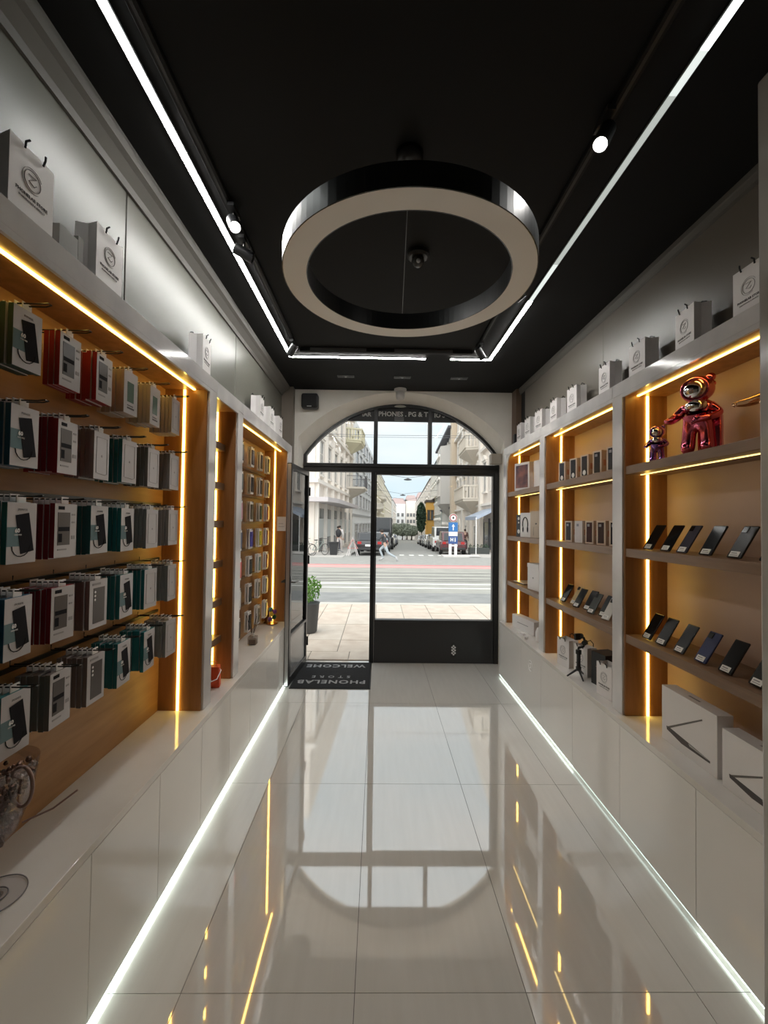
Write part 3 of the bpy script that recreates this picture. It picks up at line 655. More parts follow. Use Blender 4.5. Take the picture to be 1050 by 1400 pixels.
for i, (y, kd, pc) in enumerate([(3.16, 'p', (.03, .025, .03)), (3.00, 'p', (.70, .66, .66)), (2.845, 'p', (.05, .02, .025)), (2.695, 'p', (.04, .025, .03)), (2.545, 'p', (.03, .025, .03))]):
    phone_box('%s boxed smartphone, middle shelf of middle right case, %s from its far end' % ('pale' if i == 1 else 'dark-fronted', ORD[i]), (1.43, y, ZSH[1]), -PI/2+.25, bc if i != 1 else (.7, .66, .64), pc, kd, 'boxed smartphones on the middle shelf of the middle right case')
# worktop of the middle case
bag(1.395, 3.165, ZC+.001, -PI/2+.18, 'white paper carrier bag on the right worktop, left of the tripod', None)
bag(1.44, 2.985, ZC+.001, -PI/2+.18, 'white paper carrier bag on the right worktop, directly behind the tripod', None)
bag(1.40, 2.60, ZC+.001, -PI/2+.12, 'white paper carrier bag on the right worktop, near side of the black box', None)
t = thing('black_gift_box', 'tall glossy black carton beside the mini tripod on right worktop', 'box', (1.455, 2.775, ZC+.001), -PI/2+.2)
MB().box(-.065, .065, 0, .13, 0, .215).build('carton', mat('black_card', (.015, .015, .016), .3), t, bevel=.001)
MB().box(-.02, .02, -.0008, -.0001, .12, .125).box(-.012, .012, -.0008, -.0001, .10, .104).build('print', mat('gold_print', (.35, .25, .12), .4), t)
g = thing('mini_tripod_gimbal', 'black phone gimbal on a small tripod on the right worktop', 'gimbal', (1.395, 2.92, ZC+.001), .3)
for a in (-110, 20, 150):
    ca, sa = math.cos(math.radians(a)), math.sin(math.radians(a))
    MB().tube([(.012*ca, .012*sa, .055), (.075*ca, .075*sa, .006)], [.008, .005], 8).build('leg', blackpl, g)
MB().lathe([(.018, .05), (.018, .075), (.013, .08), (.013, .16), (.019, .165), (.019, .19), (.010, .195)], 16).build('handle_grip', blackpl, g, smooth=True)
MB().tube([(0, 0, .19), (.0, 0, .205), (.03, -.01, .215), (.045, -.01, .24), (.04, -.005, .27), (.02, 0, .285)], .009, 8).build('motor_arm', blackpl, g, smooth=True)
MB().cyl((.03, -.018, .24), (.06, 0, .24), .017).cyl((.005, -.012, .285), (.03, .008, .285), .016).build('motor', blackpl, g)
MB().box(-.035, .012, -.01, .005, .262, .305).build('phone_clamp', blackpl, g, bevel=.003)
# laptop boxes
def laptop_box(lab, loc, wd, h):
    t = thing('laptop_box', lab, 'box', loc, -PI/2, 'white laptop boxes on the right worktop')
    w2 = wd/2
    MB().box(-w2, w2, 0, .07, 0, h).build('carton', paper, t, bevel=.001)
    # printed side view of an open laptop
    MB().prism([(-w2*.80, h*.285), (-w2*.70, h*.29), (w2*.15, h*.245), (w2*.78, h*.20), (w2*.78, h*.165), (-w2*.2, h*.150), (-w2*.78, h*.225)], -.0012, -.0002, 'y').build('printed_base', mat('laptop_print', (.06, .05, .05), .4), t)
    MB().prism([(w2*.05, h*.243), (w2*.60, h*.212), (w2*.74, h*.20), (w2*.1, h*.205)], -.0022, -.0013, 'y').build('printed_palmrest', mat('laptop_silver', (.42, .40, .38), .4), t)
    MB().prism([(-w2*.74, h*.29), (w2*.52, h*.80), (w2*.54, h*.78), (-w2*.66, h*.283)], -.0012, -.0002, 'y').build('printed_lid', mat('laptop_edge', (.12, .11, .10), .4), t)
    MB().box(-w2*.2, w2*.2, .03, .04, h, h+.0005).build('top_print', inkg, t)
laptop_box('white laptop carton with printed open laptop, farther of the two on the right worktop', (1.432, 1.945, ZC+.001), .345, .262)
laptop_box('white laptop carton with printed open laptop, nearer of the two on the right worktop', (1.422, 1.562, ZC+.001), .345, .232)
# far right case goods
t = thing('tablet_box', 'white tablet box with a reddish picture on the far right top shelf', 'box', (1.42, 4.17, ZSH[2]), -PI/2+.35)
MB().box(-.11, .11, 0, .05, 0, .275).build('carton', paper, t, bevel=.001)
pm = mat('picture_print', (.40, .16, .12), .3, var=(.03, .04, .07), nscale=9)
MB().box(-.09, .09, -.001, -.0001, .025, .25).build('picture', pm, t)
t = thing('white_carton', 'plain white carton on the far right top shelf, beside the tablet box', 'box', (1.46, 3.80, ZSH[2]), -PI/2+.2)
MB().box(-.10, .10, 0, .06, 0, .25).build('carton', paper, t, bevel=.001); MB().box(-.10, .10, 0, .06, .2502, .253).build('lid', paper, t)
t = thing('camera_box', 'narrow black box at the far end of the second shelf, far right case', 'box', (1.42, 4.235, ZSH[1]), -PI/2+.3)
MB().box(-.05, .05, 0, .12, 0, .22).build('carton', MATS['black_card'], t, bevel=.001)
for z, r_ in ((.18, .016), (.05, .022), (.14, .01)): MB().ball((-.01, -.001, z), r_, .001, r_, 12, 5).build('printed_lens', tagm, t)
t = thing('headphone_box', 'white box printed with black headphones on the far right case', 'box', (1.42, 4.06, ZSH[1]), -PI/2+.25)
MB().box(-.085, .085, 0, .07, 0, .235).build('carton', paper, t, bevel=.001)
MB().tube([(.042*math.cos(a), -.002, .125+.065*math.sin(a)) for a in [-.35+(PI+.7)*i/16 for i in range(17)]], .005, 6).build('printed_band', silh, t)
for s in (-1, 1): MB().ball((s*.037, -.002, .075), .012, .002, .030, 10, 6).build('printed_cup', silh, t)
t = thing('beige_carton', 'beige carton beside the headphone box on the far right case', 'box', (1.43, 3.81, ZSH[1]), -PI/2+.2)
MB().box(-.095, .095, 0, .08, 0, .245).build('carton', mat('beige_card', (.52, .42, .32), .5), t, bevel=.001)
MB().ball((0, -.001, .13), .014, .001, .008, 10, 5).build('print', ink, t); MB().tube([(-.04, -.0008, .02), (-.04, -.0008, .10), (.04, -.0008, .10), (.04, -.0008, .02)], .001, 4).build('print_outline', inkg, t)
t = thing('tablet', 'thin pale tablet lying flat at the front of the third shelf', 'tablet', (1.45, 4.28, ZSH[0]), -PI/2+.1)
MB().box(-.12, .12, -.02, .14, .006, .014).build('tablet_body', mat('silver_alu', (.6, .57, .5), .3, metal=.5), t, bevel=.003); MB().box(-.10, .10, 0, .12, 0, .0055).build('stand_pad', blackpl, t)
t = thing('white_gift_box', 'white upright box with small mark on third shelf, far right case', 'box', (1.42, 3.85, ZSH[0]), -PI/2+.15)
MB().box(-.10, .10, 0, .09, 0, .235).build('carton', paper, t, bevel=.001); MB().box(-.103, .103, -.003, .093, .20, .238).build('lid', paper, t, bevel=.001)
MB().ball((0, -.001, .11), .012, .001, .008, 10, 5).build('print', inkg, t)
t = thing('long_white_carton', 'long low white carton on the worktop in the far right corner', 'box', (1.44, 4.18, ZC+.001), -PI/2+.2)
MB().box(-.20, .20, 0, .08, 0, .125).build('carton', paper, t, bevel=.001); MB().box(-.10, .10, -.0008, -.0001, .06, .066).build('print', inkg, t)
t = thing('white_pump_bottle', 'rounded white device standing on worktop near the far right post', 'device', (1.47, 3.78, ZC+.001))
MB().lathe([(.045, 0), (.05, .02), (.05, .09), (.035, .125), (.01, .135)], 20).build('body', paper, t, smooth=True); MB().cyl((0, 0, .135), (0, 0, .145), .012).build('cap', tagm, t)
for i, (x, y, r_) in enumerate(((1.385, 4.02, .3), (1.375, 3.90, -.4))):
    t = thing('white_charger', 'small white charging gadget on the far right worktop, %s' % ('farther one' if i == 0 else 'nearer one'), 'charger', (x, y, ZC+.001), r_)
    MB().box(-.012, .012, -.03, .03, 0, .022).build('plug_body', paper, t, bevel=.004)
    MB().tube([(0, .03, .01), (.01, .06, .005), (-.005, .09, .004)], .0025, 6).build('cable', paper, t)

# ------------------------------------------------------------------ chrome figurines
def skin_mesh(name, verts, edges, mm, parent=None, sub=2, root=0, **kw):
    me = bpy.data.meshes.new(name); me.from_pydata([v_[0] for v_ in verts], edges, [])
    o = bpy.data.objects.new(name, me); COL.objects.link(o)
    o.modifiers.new('skin', 'SKIN'); me.materials.append(mm)
    sl = me.skin_vertices[0].data if me.skin_vertices else None
    for i, v_ in enumerate(verts):
        r_ = v_[1]; sl[i].radius = (r_, r_) if not isinstance(r_, tuple) else r_
        sl[i].use_root = (i == root)
    s = o.modifiers.new('sub', 'SUBSURF'); s.levels = sub; s.render_levels = sub
    dg = bpy.context.evaluated_depsgraph_get()
    nm = bpy.data.meshes.new_from_object(o.evaluated_get(dg)); bpy.data.objects.remove(o)
    nm.polygons.foreach_set('use_smooth', [True]*len(nm.polygons)); nm.name = name
    if not nm.materials: nm.materials.append(mm)
    return link(name, nm, parent, **kw)
def figurine(loc, rz, H, mb_, mv, mtop, lab, block=True):
    t = thing('chrome_figurine', lab, 'figurine', loc, rz); k = H/.38
    S = lambda *p: tuple(c*k for c in p)
    V = [(S(0, 0, .165), .050*k), (S(0, 0, .212), .060*k), (S(0, 0, .245), .028*k),            # hips, chest, neck
         (S(-.03, 0, .135), .034*k), (S(-.034, -.004, .08), .030*k), (S(-.037, -.006, .028), .033*k), (S(-.038, -.035, .016), .024*k),
         (S(.03, 0, .135), .034*k), (S(.034, -.004, .08), .030*k), (S(.037, -.006, .028), .033*k), (S(.038, -.035, .016), .024*k),
         (S(-.055, -.005, .218), .026*k), (S(-.082, -.025, .180), .023*k), (S(-.088, -.075, .160), .020*k), (S(-.090, -.112, .150), .015*k),
         (S(.055, -.005, .222), .022*k), (S(.088, -.01, .18), .019*k), (S(.055, -.055, .16), .016*k), (S(.02, -.07, .15), .014*k)]
    E_ = [(0, 1), (1, 2), (0, 3), (3, 4), (4, 5), (5, 6), (0, 7), (7, 8), (8, 9), (9, 10), (1, 11), (11, 12), (12, 13), (13, 14), (1, 15), (15, 16), (16, 17), (17, 18)]
    n0 = len(V)
    for i, (a, L) in enumerate(((-.5, .018), (-.2, .024), (.1, .026), (.4, .023), (1.1, .016))):   # spread fingers
        V.append((S(-.090-L*math.sin(a)*.9, -.118-L*math.cos(a), .150+L*.2*math.sin(a)), .0058*k)); E_.append((14, n0+i))
    n0 = len(V)
    for i in range(5):
        V.append((S(.005-.004*i, -.078-.003*i, .168-.009*i), .0055*k)); E_.append((18, n0+i))
    skin_mesh('body', V, E_, mb_, t)
    MB().ball(S(0, 0, .308), .068*k, .062*k, .062*k, 24, 16).build('head', mtop, t, smooth=True)
    MB().ball(S(-.002, -.034, .298), .050*k, .038*k, .044*k, 20, 14).build('visor', mv, t, smooth=True)
    MB().tube([S(.052*math.cos(a)-.002, -.044, .299+.050*math.sin(a)) for a in [2*PI*i/24 for i in range(24)]], .006*k, 8, closed=True).build('helmet_rim', mb_, t, smooth=True)
    MB().ball(S(.05, .0, .355), .020*k).build('ear_bobble', mb_, t, smooth=True)
    MB().ball(S(.056, .004, .325), .014*k).build('ear_bobble', mb_, t, smooth=True)
    MB().ball(S(-.05, .002, .335), .014*k).build('ear_bobble', mb_, t, smooth=True)
    MB().ball(S(0, -.030, .222), .046*k, .036*k, .034*k).build('chest_plate', mv, t, smooth=True)
    MB().tube([S(.062*math.cos(a), .03, .21+.05*math.sin(a)) for a in [-1.2+2.6*i/14 for i in range(15)]], .008*k, 8).build('back_hoop', mtop, t, smooth=True)
    if block: MB().box(-.005*k, .085*k, .02*k, .075*k, .0, .19*k).build('support_block', mb_, t, bevel=.006*k)
    return t
pink = mat('pink_chrome', (.80, .17, .26), .14, metal=1.); silver = mat('silver_chrome', (.75, .72, .72), .08, metal=1.); rose = mat('rose_chrome', (.75, .28, .30), .10, metal=1.)
purple = mat('purple_chrome', (.35, .18, .50), .12, metal=1.); gold = mat('gold_chrome', (.80, .50, .30), .12, metal=1.)
figurine((1.475, 1.93, ZSH[2]), -PI/2+.72, .375, pink, silver, rose, 'large pink chrome toy figurine with outstretched arm on the top shelf')
figurine((1.475, 2.215, ZSH[2]), -PI/2+.95, .205, purple, silver, rose, 'small purple and rose chrome toy figurine on the top shelf', False)
figurine((1.475, 1.495, ZSH[2]), -PI/2-.25, .36, gold, silver, gold, 'gold chrome toy figurine mostly hidden behind the right pillar')

# ------------------------------------------------------------------ left worktop goods
v = thing('glass_goblet', 'tall stemmed glass goblet filled with beads on the near left worktop', 'goblet', (-1.055, 1.215, ZC+.001))
MB().lathe([(.020, .002), (.006, .014), (.005, .12), (.012, .135)], 20).build('stem', glass2, v, smooth=True)
MB().lathe([(.072, 0), (.072, .002)], 32).build('foot', glass_mat('foot_glass', (.93, .92, .92), .03, 0, .3), v)
for r_ in (.073, .030): MB().tube([(r_*math.cos(a), r_*math.sin(a), .003) for a in [2*PI*i/40 for i in range(40)]], .0016, 6, closed=True).build('foot_rim', mat('rim_glass', (.25, .24, .25), .08), v, smooth=True)
MB().lathe([(.012, .135), (.045, .17), (.075, .25), (.088, .33), (.092, .37), (.089, .37), (.085, .33), (.072, .25), (.042, .172), (.01, .139)], 28, caps=False).build('bowl', glass2, v, smooth=True)
bd = MB(); random.seed(3)
for i in range(240):
    z = random.uniform(.15, .36); R = .01+.074*min(1, ((z-.14)/.2))**.7; a = random.uniform(0, 2*PI); q = R*math.sqrt(random.random())
    bd.ball((q*math.cos(a), q*math.sin(a), z), random.uniform(.005, .011), n=6, k=4)
bd.build('beads', mat('rose_beads', (.20, .12, .10), .25, metal=.5), v, kind='stuff')
MB().tube([(.075+.03*math.sin(a), -.01, .31+.055*math.cos(a)) for a in [2*PI*i/20 for i in range(20)]], .005, 6, closed=True).build('ribbon_loop', mat('ribbon_rose', (.30, .20, .18), .3), v, smooth=True)
MB().tube([(.03, .05, .17), (.09, .09, .185), (.14, .12, .22)], .003, 6).build('straw', MATS['ribbon_rose'], v)
d_ = thing('reed_diffuser', 'square glass reed diffuser with dark sticks on the left worktop', 'diffuser', (-1.055, 3.64, ZC+.001))
MB().box(-.035, .035, -.035, .035, 0, .07).build('bottle', glass_mat('diffuser_glass', (.72, .68, .64), .2), d_, bevel=.006)
MB().box(-.028, .028, -.028, .028, .006, .045).build('scented_oil', mat('oil', (.35, .27, .22), .2), d_)
MB().cyl((0, 0, .07), (0, 0, .095), .014).build('neck', mat('white_cap', (.7, .68, .66), .4), d_)
for i in range(6):
    a = i*PI/3+.3; MB().cyl((0, 0, .06), (.055*math.cos(a), .055*math.sin(a), .25), .002, n=6).build('reed', mat('reed_dark', (.05, .035, .03), .7), d_)
c2 = thing('trinket_dish', 'round gold dish with colourful glass trinkets in the far left case', 'ornament', (-1.065, 4.34, ZC+.001))
MB().lathe([(.03, 0), (.05, .004), (.058, .012), (.055, .013), (.03, .008)], 24).build('dish', gold, c2, smooth=True)
for i, (x, y, z, cc) in enumerate(((-.02, 0, .05, (.3, .15, .5)), (.015, .02, .07, (.05, .25, .15)), (.0, -.02, .11, (.6, .4, .05)), (.025, -.01, .13, (.25, .08, .3)), (-.02, .02, .145, (.1, .3, .35)))):
    MB().ball((x, y, z), .022, .022, .026).build('glass_trinket', mat('trinket_%d' % i, cc, .08), c2, smooth=True)
MB().cyl((0, 0, .008), (0, 0, .15), .004).build('stem', gold, c2)
c3 = thing('amber_ornament', 'small dark amber ornament beside the gold dish in far left case', 'ornament', (-1.14, 4.40, ZC+.001))
MB().lathe([(.03, 0), (.012, .02), (.035, .07), (.03, .13), (.012, .15)], 18).build('body', mat('amber', (.14, .05, .02), .15), c3, smooth=True); MB().ball((0, 0, .165), .016).build('stopper', gold, c3, smooth=True)
nt_ = thing('wall_notice', 'small white notice card on the side panel of the far left case', 'notice', (-1.015, 4.457, 1.62))
MB().box(-.045, .045, -.004, -.0005, -.075, .075).build('card', paper, nt_); MB().box(-.03, .03, -.005, -.0042, -.03, -.026).box(-.03, .02, -.005, -.0042, 0, .004).build('print', inkg, nt_)
ob = thing('orange_pouch', 'bright orange pouch standing at the bottom of narrow left niche', 'pouch', (-1.035, 2.72, ZC+.001), .2)
MB().prism([(-.045, 0), (.045, 0), (.04, .13), (-.04, .13)], -.03, .03, 'y').build('pouch_body', mat('orange_cloth', (.75, .09, .02), .5), ob, bevel=.004)
MB().tube([(-.02, 0, .13), (-.02, 0, .155), (.02, 0, .155), (.02, 0, .13)], .003, 6).build('loop', MATS['orange_cloth'], ob)
wcb = MB().tube([(-.985, 2.56, .70), (-.985, 2.555, .69), (-.965, 2.60, .69), (-.97, 2.68, .715), (-1.02, 2.78, .70), (-1.05, 2.8, .603)], .003, 6).build('white_cable', paper, label='thin white cable hanging over the narrow left niche', cat='cable')

# ------------------------------------------------------------------ the street
def g(Y): return 0. if Y < 8.6 else (-.025*(Y-8.6) if Y < 30 else -.535-.038*(Y-30))
SL = .0622; HD = math.atan(SL)
def sp(k, Y): return (k+SL*Y, Y)
asph = mat('asphalt', (.31, .31, .29), .8, var=(.38, .375, .355), nscale=3, detail=8)
asphd = mat('asphalt_dark', (.24, .245, .24), .8, var=(.33, .33, .32), nscale=2.2, detail=8)
pave = mat('sandstone_slab', (.60, .49, .40), .7, var=(.70, .60, .50), nscale=5)
pv = struct('floor_pavement', MB().box(-6, 7, 5.09, 8.75, -.06, -.008), mat('slab_joint', (.33, .29, .25), .9))
pave_b = mat('sandstone_slab_grey', (.62, .53, .44), .7, var=(.70, .62, .53), nscale=5)
random.seed(5)
for j, (ya, yb) in enumerate(((5.10, 5.42), (5.42, 5.95), (5.95, 6.85), (6.85, 7.75), (7.75, 8.5))):
    for i in range(-5, 8):
        x0 = -.015+.485*i+(.0 if j else .16)
        if x0 < -2.6 or x0 > 3.4: continue
        MB().box(x0+.006, x0+.479, ya+.006, yb-.006, -.02, random.uniform(-.003, .001)).build('paving_slab', pave if (i+j*3) % 4 else pave_b, pv)
cb = struct('trim_kerb', MB().box(-40, 40, 8.5, 8.68, -.05, .0), mat('kerb_stone', (.60, .58, .52), .7))
def ground(name, y0, y1, x0, x1, mm, dz=0., n=1, **kw):
    b = MB(); ys_ = [y0+(y1-y0)*i/n for i in range(n+1)]
    for a, c in zip(ys_, ys_[1:]):
        za, zc_ = g(a)+dz, g(c)+dz
        b.add([(x0, a, za), (x1, a, za), (x1, c, zc_), (x0, c, zc_), (x0, a, za-.05), (x1, a, za-.05), (x1, c, zc_-.05), (x0, c, zc_-.05)],
              [(0, 1, 2, 3), (4, 7, 6, 5), (0, 4, 5, 1), (2, 6, 7, 3), (1, 5, 6, 2), (0, 3, 7, 4)])
    return b.build(name, mm, **kw)
road = ground('floor_road', 8.6, 30, -60, 60, asph, -.03, 4, kind='structure')
ground('tramway_bed', 10.3, 17.4, -60, 60, mat('tram_concrete', (.33, .325, .29), .8, var=(.41, .40, .36), nscale=1.5, detail=8), -.024, 1, parent=road)
ground('dark_lane', 8.72, 10.3, -60, 60, asphd, -.024, 1, parent=road)
wl_ = mat('white_road_paint', (.85, .85, .80), .6); rl = mat('rail_steel', (.10, .10, .10), .4); rdp = mat('red_lane', (.62, .20, .20), .7, var=(.58, .28, .26), nscale=2)
for a, b_ in ((8.75, 8.83), (11.15, 11.25), (12.0, 12.17)): ground('road_line', a, b_, -60, 60, wl_, -.018, 1, parent=road)
for a in (12.75, 13.25, 14.2, 15.25): ground('tram_rail', a, a+.10, -60, 60, rl, -.018, 1, parent=road)
ground('red_lane', 17.5, 19.1, -60, 60, mat('pink_lane', (.62, .36, .34), .7), -.020, 1, parent=road)
ground('red_line', 18.7, 19.1, -60, 60, rdp, -.016, 1, parent=road)
ground('floor_street', 30, 275, -60, 90, asph, -.03, 6, kind='structure')
for s_, k0, k1 in (('left', -5.8, -3.3), ('right', 4.3, 6.5)):
    b = MB(); yy = [26.3, 30, 100, 270]
    for a, c in zip(yy, yy[1:]):
        A, B_, C_, D_ = sp(k0, a), sp(k1, a), sp(k1, c), sp(k0, c)
        b.add([(*A, g(a)+.10), (*B_, g(a)+.10), (*C_, g(c)+.10), (*D_, g(c)+.10), (*A, g(a)-.1), (*B_, g(a)-.1), (*C_, g(c)-.1), (*D_, g(c)-.1)],
              [(0, 1, 2, 3), (0, 4, 5, 1), (1, 5, 6, 2), (0, 3, 7, 4), (2, 6, 7, 3)])
    b.build('floor_sidewalk_'+s_, mat('sidewalk_grey', (.50, .48, .45), .8), kind='structure')
ground('floor_corner_left', 24.2, 27, -40, -2.0, MATS['sidewalk_grey'], .0, 1, kind='structure')
ground('floor_corner_right', 25.8, 28.5, 5.6, 40, MATS['sidewalk_grey'], .0, 1, kind='structure')
for i in range(5): 
    x, y = sp(-.3+.62*i, 27.2); MB().box(x, x+.3, y-.25, y+.25, -.03, -.012).build('road_dash', wl_, road, loc=(0, 0, g(27.2)+.006))

# buildings: footprint between street planes, windows as parts
WM = {}
def win_mesh(wd, ht, fm, arch=False, sill=True, shutter=None):
    key = (wd, ht, fm.name, arch, shutter and shutter.name)
    if key in WM: return WM[key]
    f = .11; b = MB(); w2 = wd/2
    b.box(-w2-f, -w2, -.10, .02, 0, ht).box(w2, w2+f, -.10, .02, 0, ht)
    b.box(-.03, .03, -.05, .02, 0, ht).box(-w2, w2, -.05, .02, ht*.62, ht*.62+.05)
    if arch:
        n_ = 8; o_ = [((w2+f)*math.cos(PI*i/n_), ht+(w2+f)*math.sin(PI*i/n_)) for i in range(n_+1)]
        b.prism(o_, -.10, .02, 'y')
    else:
        b.box(-w2-f-.05, w2+f+.05, -.16, .02, ht, ht+.16)
        if fm.name == 'cream_trim': b.prism([(-w2-f-.12, ht+.2), (w2+f+.12, ht+.2), (0, ht+.62)], -.22, .02, 'y').box(-w2-f-.10, w2+f+.10, -.24, .02, ht+.16, ht+.24)
    b.box(-w2-f-.06, w2+f+.06, -.20, .02, -.12, 0)
    if shutter: b.box(-w2-f-.42, -w2-f, -.06, .0, 0, ht, 1).box(w2+f, w2+f+.42, -.06, 0, 0, ht, 1)
    WM[key] = (b.mesh('window', [fm, shutter or fm]), MB().box(-w2, w2, -.03, .0, 0, ht).mesh('pane', gp)); return WM[key]
gp = mat('far_pane', (.10, .115, .125), .15, var=(.20, .21, .21), nscale=.5)
def facade(root, p0, p1, rows, n, wd, ht, fm, arch_rows=(), margin=1., **kw):
    u = Vector((p1[0]-p0[0], p1[1]-p0[1])); L = u.length; u.normalize(); rz = math.atan2(u.y, u.x)
    for r_, z in enumerate(rows):
        me, pm_ = win_mesh(wd, ht, fm, r_ in arch_rows, **kw)
        for i in range(n):
            d = margin+(L-2*margin)*(i+.5)/n; p = Vector(p0)+u*d
            w_ = link('window', me, root, (p.x, p.y, z), (0, 0, rz)); link('pane', pm_, w_)
def building(name, label, foot, zb, zt, mm, roof=None, cornices=(), cm=None):
    root = thing(name, label, 'building', (0, 0, 0), 0)
    MB().prism(foot, zb, zt).build('wall', mm, root)
    if roof:
        cx_ = sum(p[0] for p in foot)/len(foot); cy_ = sum(p[1] for p in foot)/len(foot); h = roof[1]; n_ = len(foot)
        vs = [(cx_+(p[0]-cx_)*1.03, cy_+(p[1]-cy_)*1.01, zt) for p in foot]+[(cx_+(p[0]-cx_)*.7, cy_+(p[1]-cy_)*.9, zt+h) for p in foot]
        MB().add(vs, [tuple(range(n_))[::-1], tuple(range(n_, 2*n_))]+[(i, (i+1) % n_, n_+(i+1) % n_, n_+i) for i in range(n_)]).build('roof', roof[0], root)
    for z, t_, pr_ in cornices:
        cx_ = sum(p[0] for p in foot)/len(foot); cy_ = sum(p[1] for p in foot)/len(foot)
        ft = []
        for p in foot:
            d = Vector((p[0]-cx_, p[1]-cy_)); d = Vector((math.copysign(pr_, d.x), math.copysign(pr_, d.y))); ft.append((p[0]+d.x, p[1]+d.y))
        MB().prism(ft, z, z+t_).build('cornice', cm or mm, root)
    return root
def balcony(root, k0, k1, y0, y1, z, side, mm, hgt=1.0, rail='stone', bracket=True):
    A = [sp(k0, y0), sp(k1, y0+.5), sp(k1, y1-.5), sp(k0, y1)]
    b = MB().prism(A if side > 0 else A[::-1], z, z+.18)
    if bracket: 
        cx_ = sp(k0, (y0+y1)/2)
        vs = [(*p, z) for p in A]+[(*cx_, z-1.1)]
        b.add(vs, [(0, 1, 4), (1, 2, 4), (2, 3, 4), (3, 0, 4)])
    o = b.build('balcony', mm, root)
    r_ = MB()
    for p, q in zip(A, A[1:]):
        P_, Q_ = Vector(p), Vector(q); L = (Q_-P_).length; rz = math.atan2((Q_-P_).y, (Q_-P_).x)
        M = Matrix.Translation((*p, z+.18)) @ Matrix.Rotation(rz, 4, 'Z')
        if rail == 'stone':
            r_.box(0, L, -.10, .10, hgt-.14, hgt, M=M).box(0, L, -.08, .08, 0, .12, M=M)
            for i in range(int(L/.28)+1): r_.box(i*.28-.06, i*.28+.06, -.05, .05, .12, hgt-.14, M=M)
        else:
            r_.box(0, L, -.02, .02, hgt-.05, hgt, M=M); 
            for i in range(int(L/.16)+1): r_.box(i*.16, i*.16+.02, -.01, .01, 0, hgt, M=M)
    r_.build('railing', mm if rail == 'stone' else mat('iron_grey', (.12, .12, .13), .5), o)
cream = mat('cream_stucco', (.78, .70, .62), .8, var=(.84, .77, .69), nscale=1.5)
creamf = mat('cream_trim', (.86, .81, .74), .7)
KL, KR = -5.76, 6.4
# left corner house
f_ = [(-22, 27.0), sp(KL, 27.0), sp(KL, 45), (-22, 45)]
L1 = building('corner_house', 'cream ornate corner house on the left across the road, with canopy', f_, -1.5, 17, cream, cornices=((4.1, .25, .25), (8.2, .3, .3), (12.2, .3, .35)), cm=creamf)
facade(L1, sp(KL, 27), sp(KL, 45), (4.75, 8.9), 6, 1.05, 2.3, creamf, (1,), .3, shutter=mat('shutter_pale', (.60, .52, .48), .7))
facade(L1, (-15, 27), (-4.3, 27), (4.75, 8.9), 5, 1.0, 2.3, creamf, (1,), .3)
for i in range(7):
    x, y = sp(KL, 27.4+2.9*i); MB().box(x-.1, x+.22, y-.22, y+.22, -.6, 12.2).build('pilaster', creamf, L1)
for i in range(6):
    x, y = sp(KL, 28.9+2.9*i); o = MB().box(0, .06, -1.0, 1.0, -.25+g(y)*.2, 2.5).build('shop_window', gp, L1, (x, y, 0), (0, 0, -HD))
    MB().box(.06, .10, -.8, .8, .5, 1.8).build('poster', mat('poster_pale', (.62, .64, .62), .5), o)
cnp = MB().prism([(-9, 26.0), (-3.1, 26.0), sp(-4.4, 28.2), sp(-4.4, 40), sp(KL, 40), sp(KL, 27), (-9, 27)], 2.85, 3.13).build('canopy', mat('canopy_grey', (.58, .54, .54), .6), L1)
balcony(L1, KL, -4.0, 41.5, 45.5, 4.9, 1, mat('balcony_stone', (.72, .66, .57), .8), 1.1, 'iron')
balcony(L1, KL, -4.3, 40.5, 44.5, 9.3, 1, mat('balcony_sand', (.72, .68, .50), .8), 1.2, 'stone')
# white modern block
whi = mat('white_stucco', (.86, .86, .85), .7)
L2 = building('white_apartment_block', 'plain white apartment block beyond the left corner house', [sp(KL-14, 45.2), sp(KL, 45.2), sp(KL, 83), sp(KL-14, 83)], -4, 13.4, whi, cornices=((2.3, .2, .1),), cm=mat('grey_band', (.45, .44, .44), .7))
facade(L2, sp(KL, 47), sp(KL, 83), (3.4, 5.9, 8.4, 10.9), 8, 2.6, 1.5, mat('white_frame', (.6, .6, .6), .6))
facade(L2, sp(KL, 47), sp(KL, 83), (-.9,), 8, 3.2, 2.2, mat('white_frame', (.6, .6, .6), .6))
yel = mat('yellow_stucco', (.72, .66, .38), .8); yel2 = mat('pale_yellow', (.78, .74, .55), .8); pk = mat('pale_rose', (.74, .68, .64), .8)
L3 = building('yellow_apartment_house', 'pale yellow apartment house farther down the left side', [sp(KL-14, 83.5), sp(KL, 83.5), sp(KL, 118), sp(KL-14, 118)], -7, 12.6, yel, (mat('roof_dark', (.25, .22, .22), .8), 1.5), cornices=((2.5, .2, .15), (9.8, .2, .15)), cm=creamf)
facade(L3, sp(KL, 84), sp(KL, 118), (-1.2, 1.6, 4.4, 7.2, 10.), 8, 1.5, 1.8, creamf)
balcony(L3, KL, KL+1.0, 86, 96, 4.2, 1, creamf, 1.); balcony(L3, KL, KL+1., 100, 110, 7.0, 1, creamf, 1.)
L4 = building('pale_apartment_house', 'pale far apartment house at the left end of the street', [sp(KL-14, 119), sp(KL, 119), sp(KL, 185), sp(KL-14, 185)], -10, 12, yel2, (MATS['roof_dark'], 2), cornices=((1.5, .2, .2), (9.5, .2, .2)), cm=creamf)
facade(L4, sp(KL, 120), sp(KL, 185), (-3, 0, 3., 6., 9.), 12, 1.8, 1.9, creamf)
L5 = building('white_far_house', 'small white far house behind the pale one on the left', [sp(KL-14, 186), sp(KL+.6, 186), sp(KL+.6, 258), sp(KL-14, 258)], -12, 11.2, whi, (MATS['roof_dark'], 2))
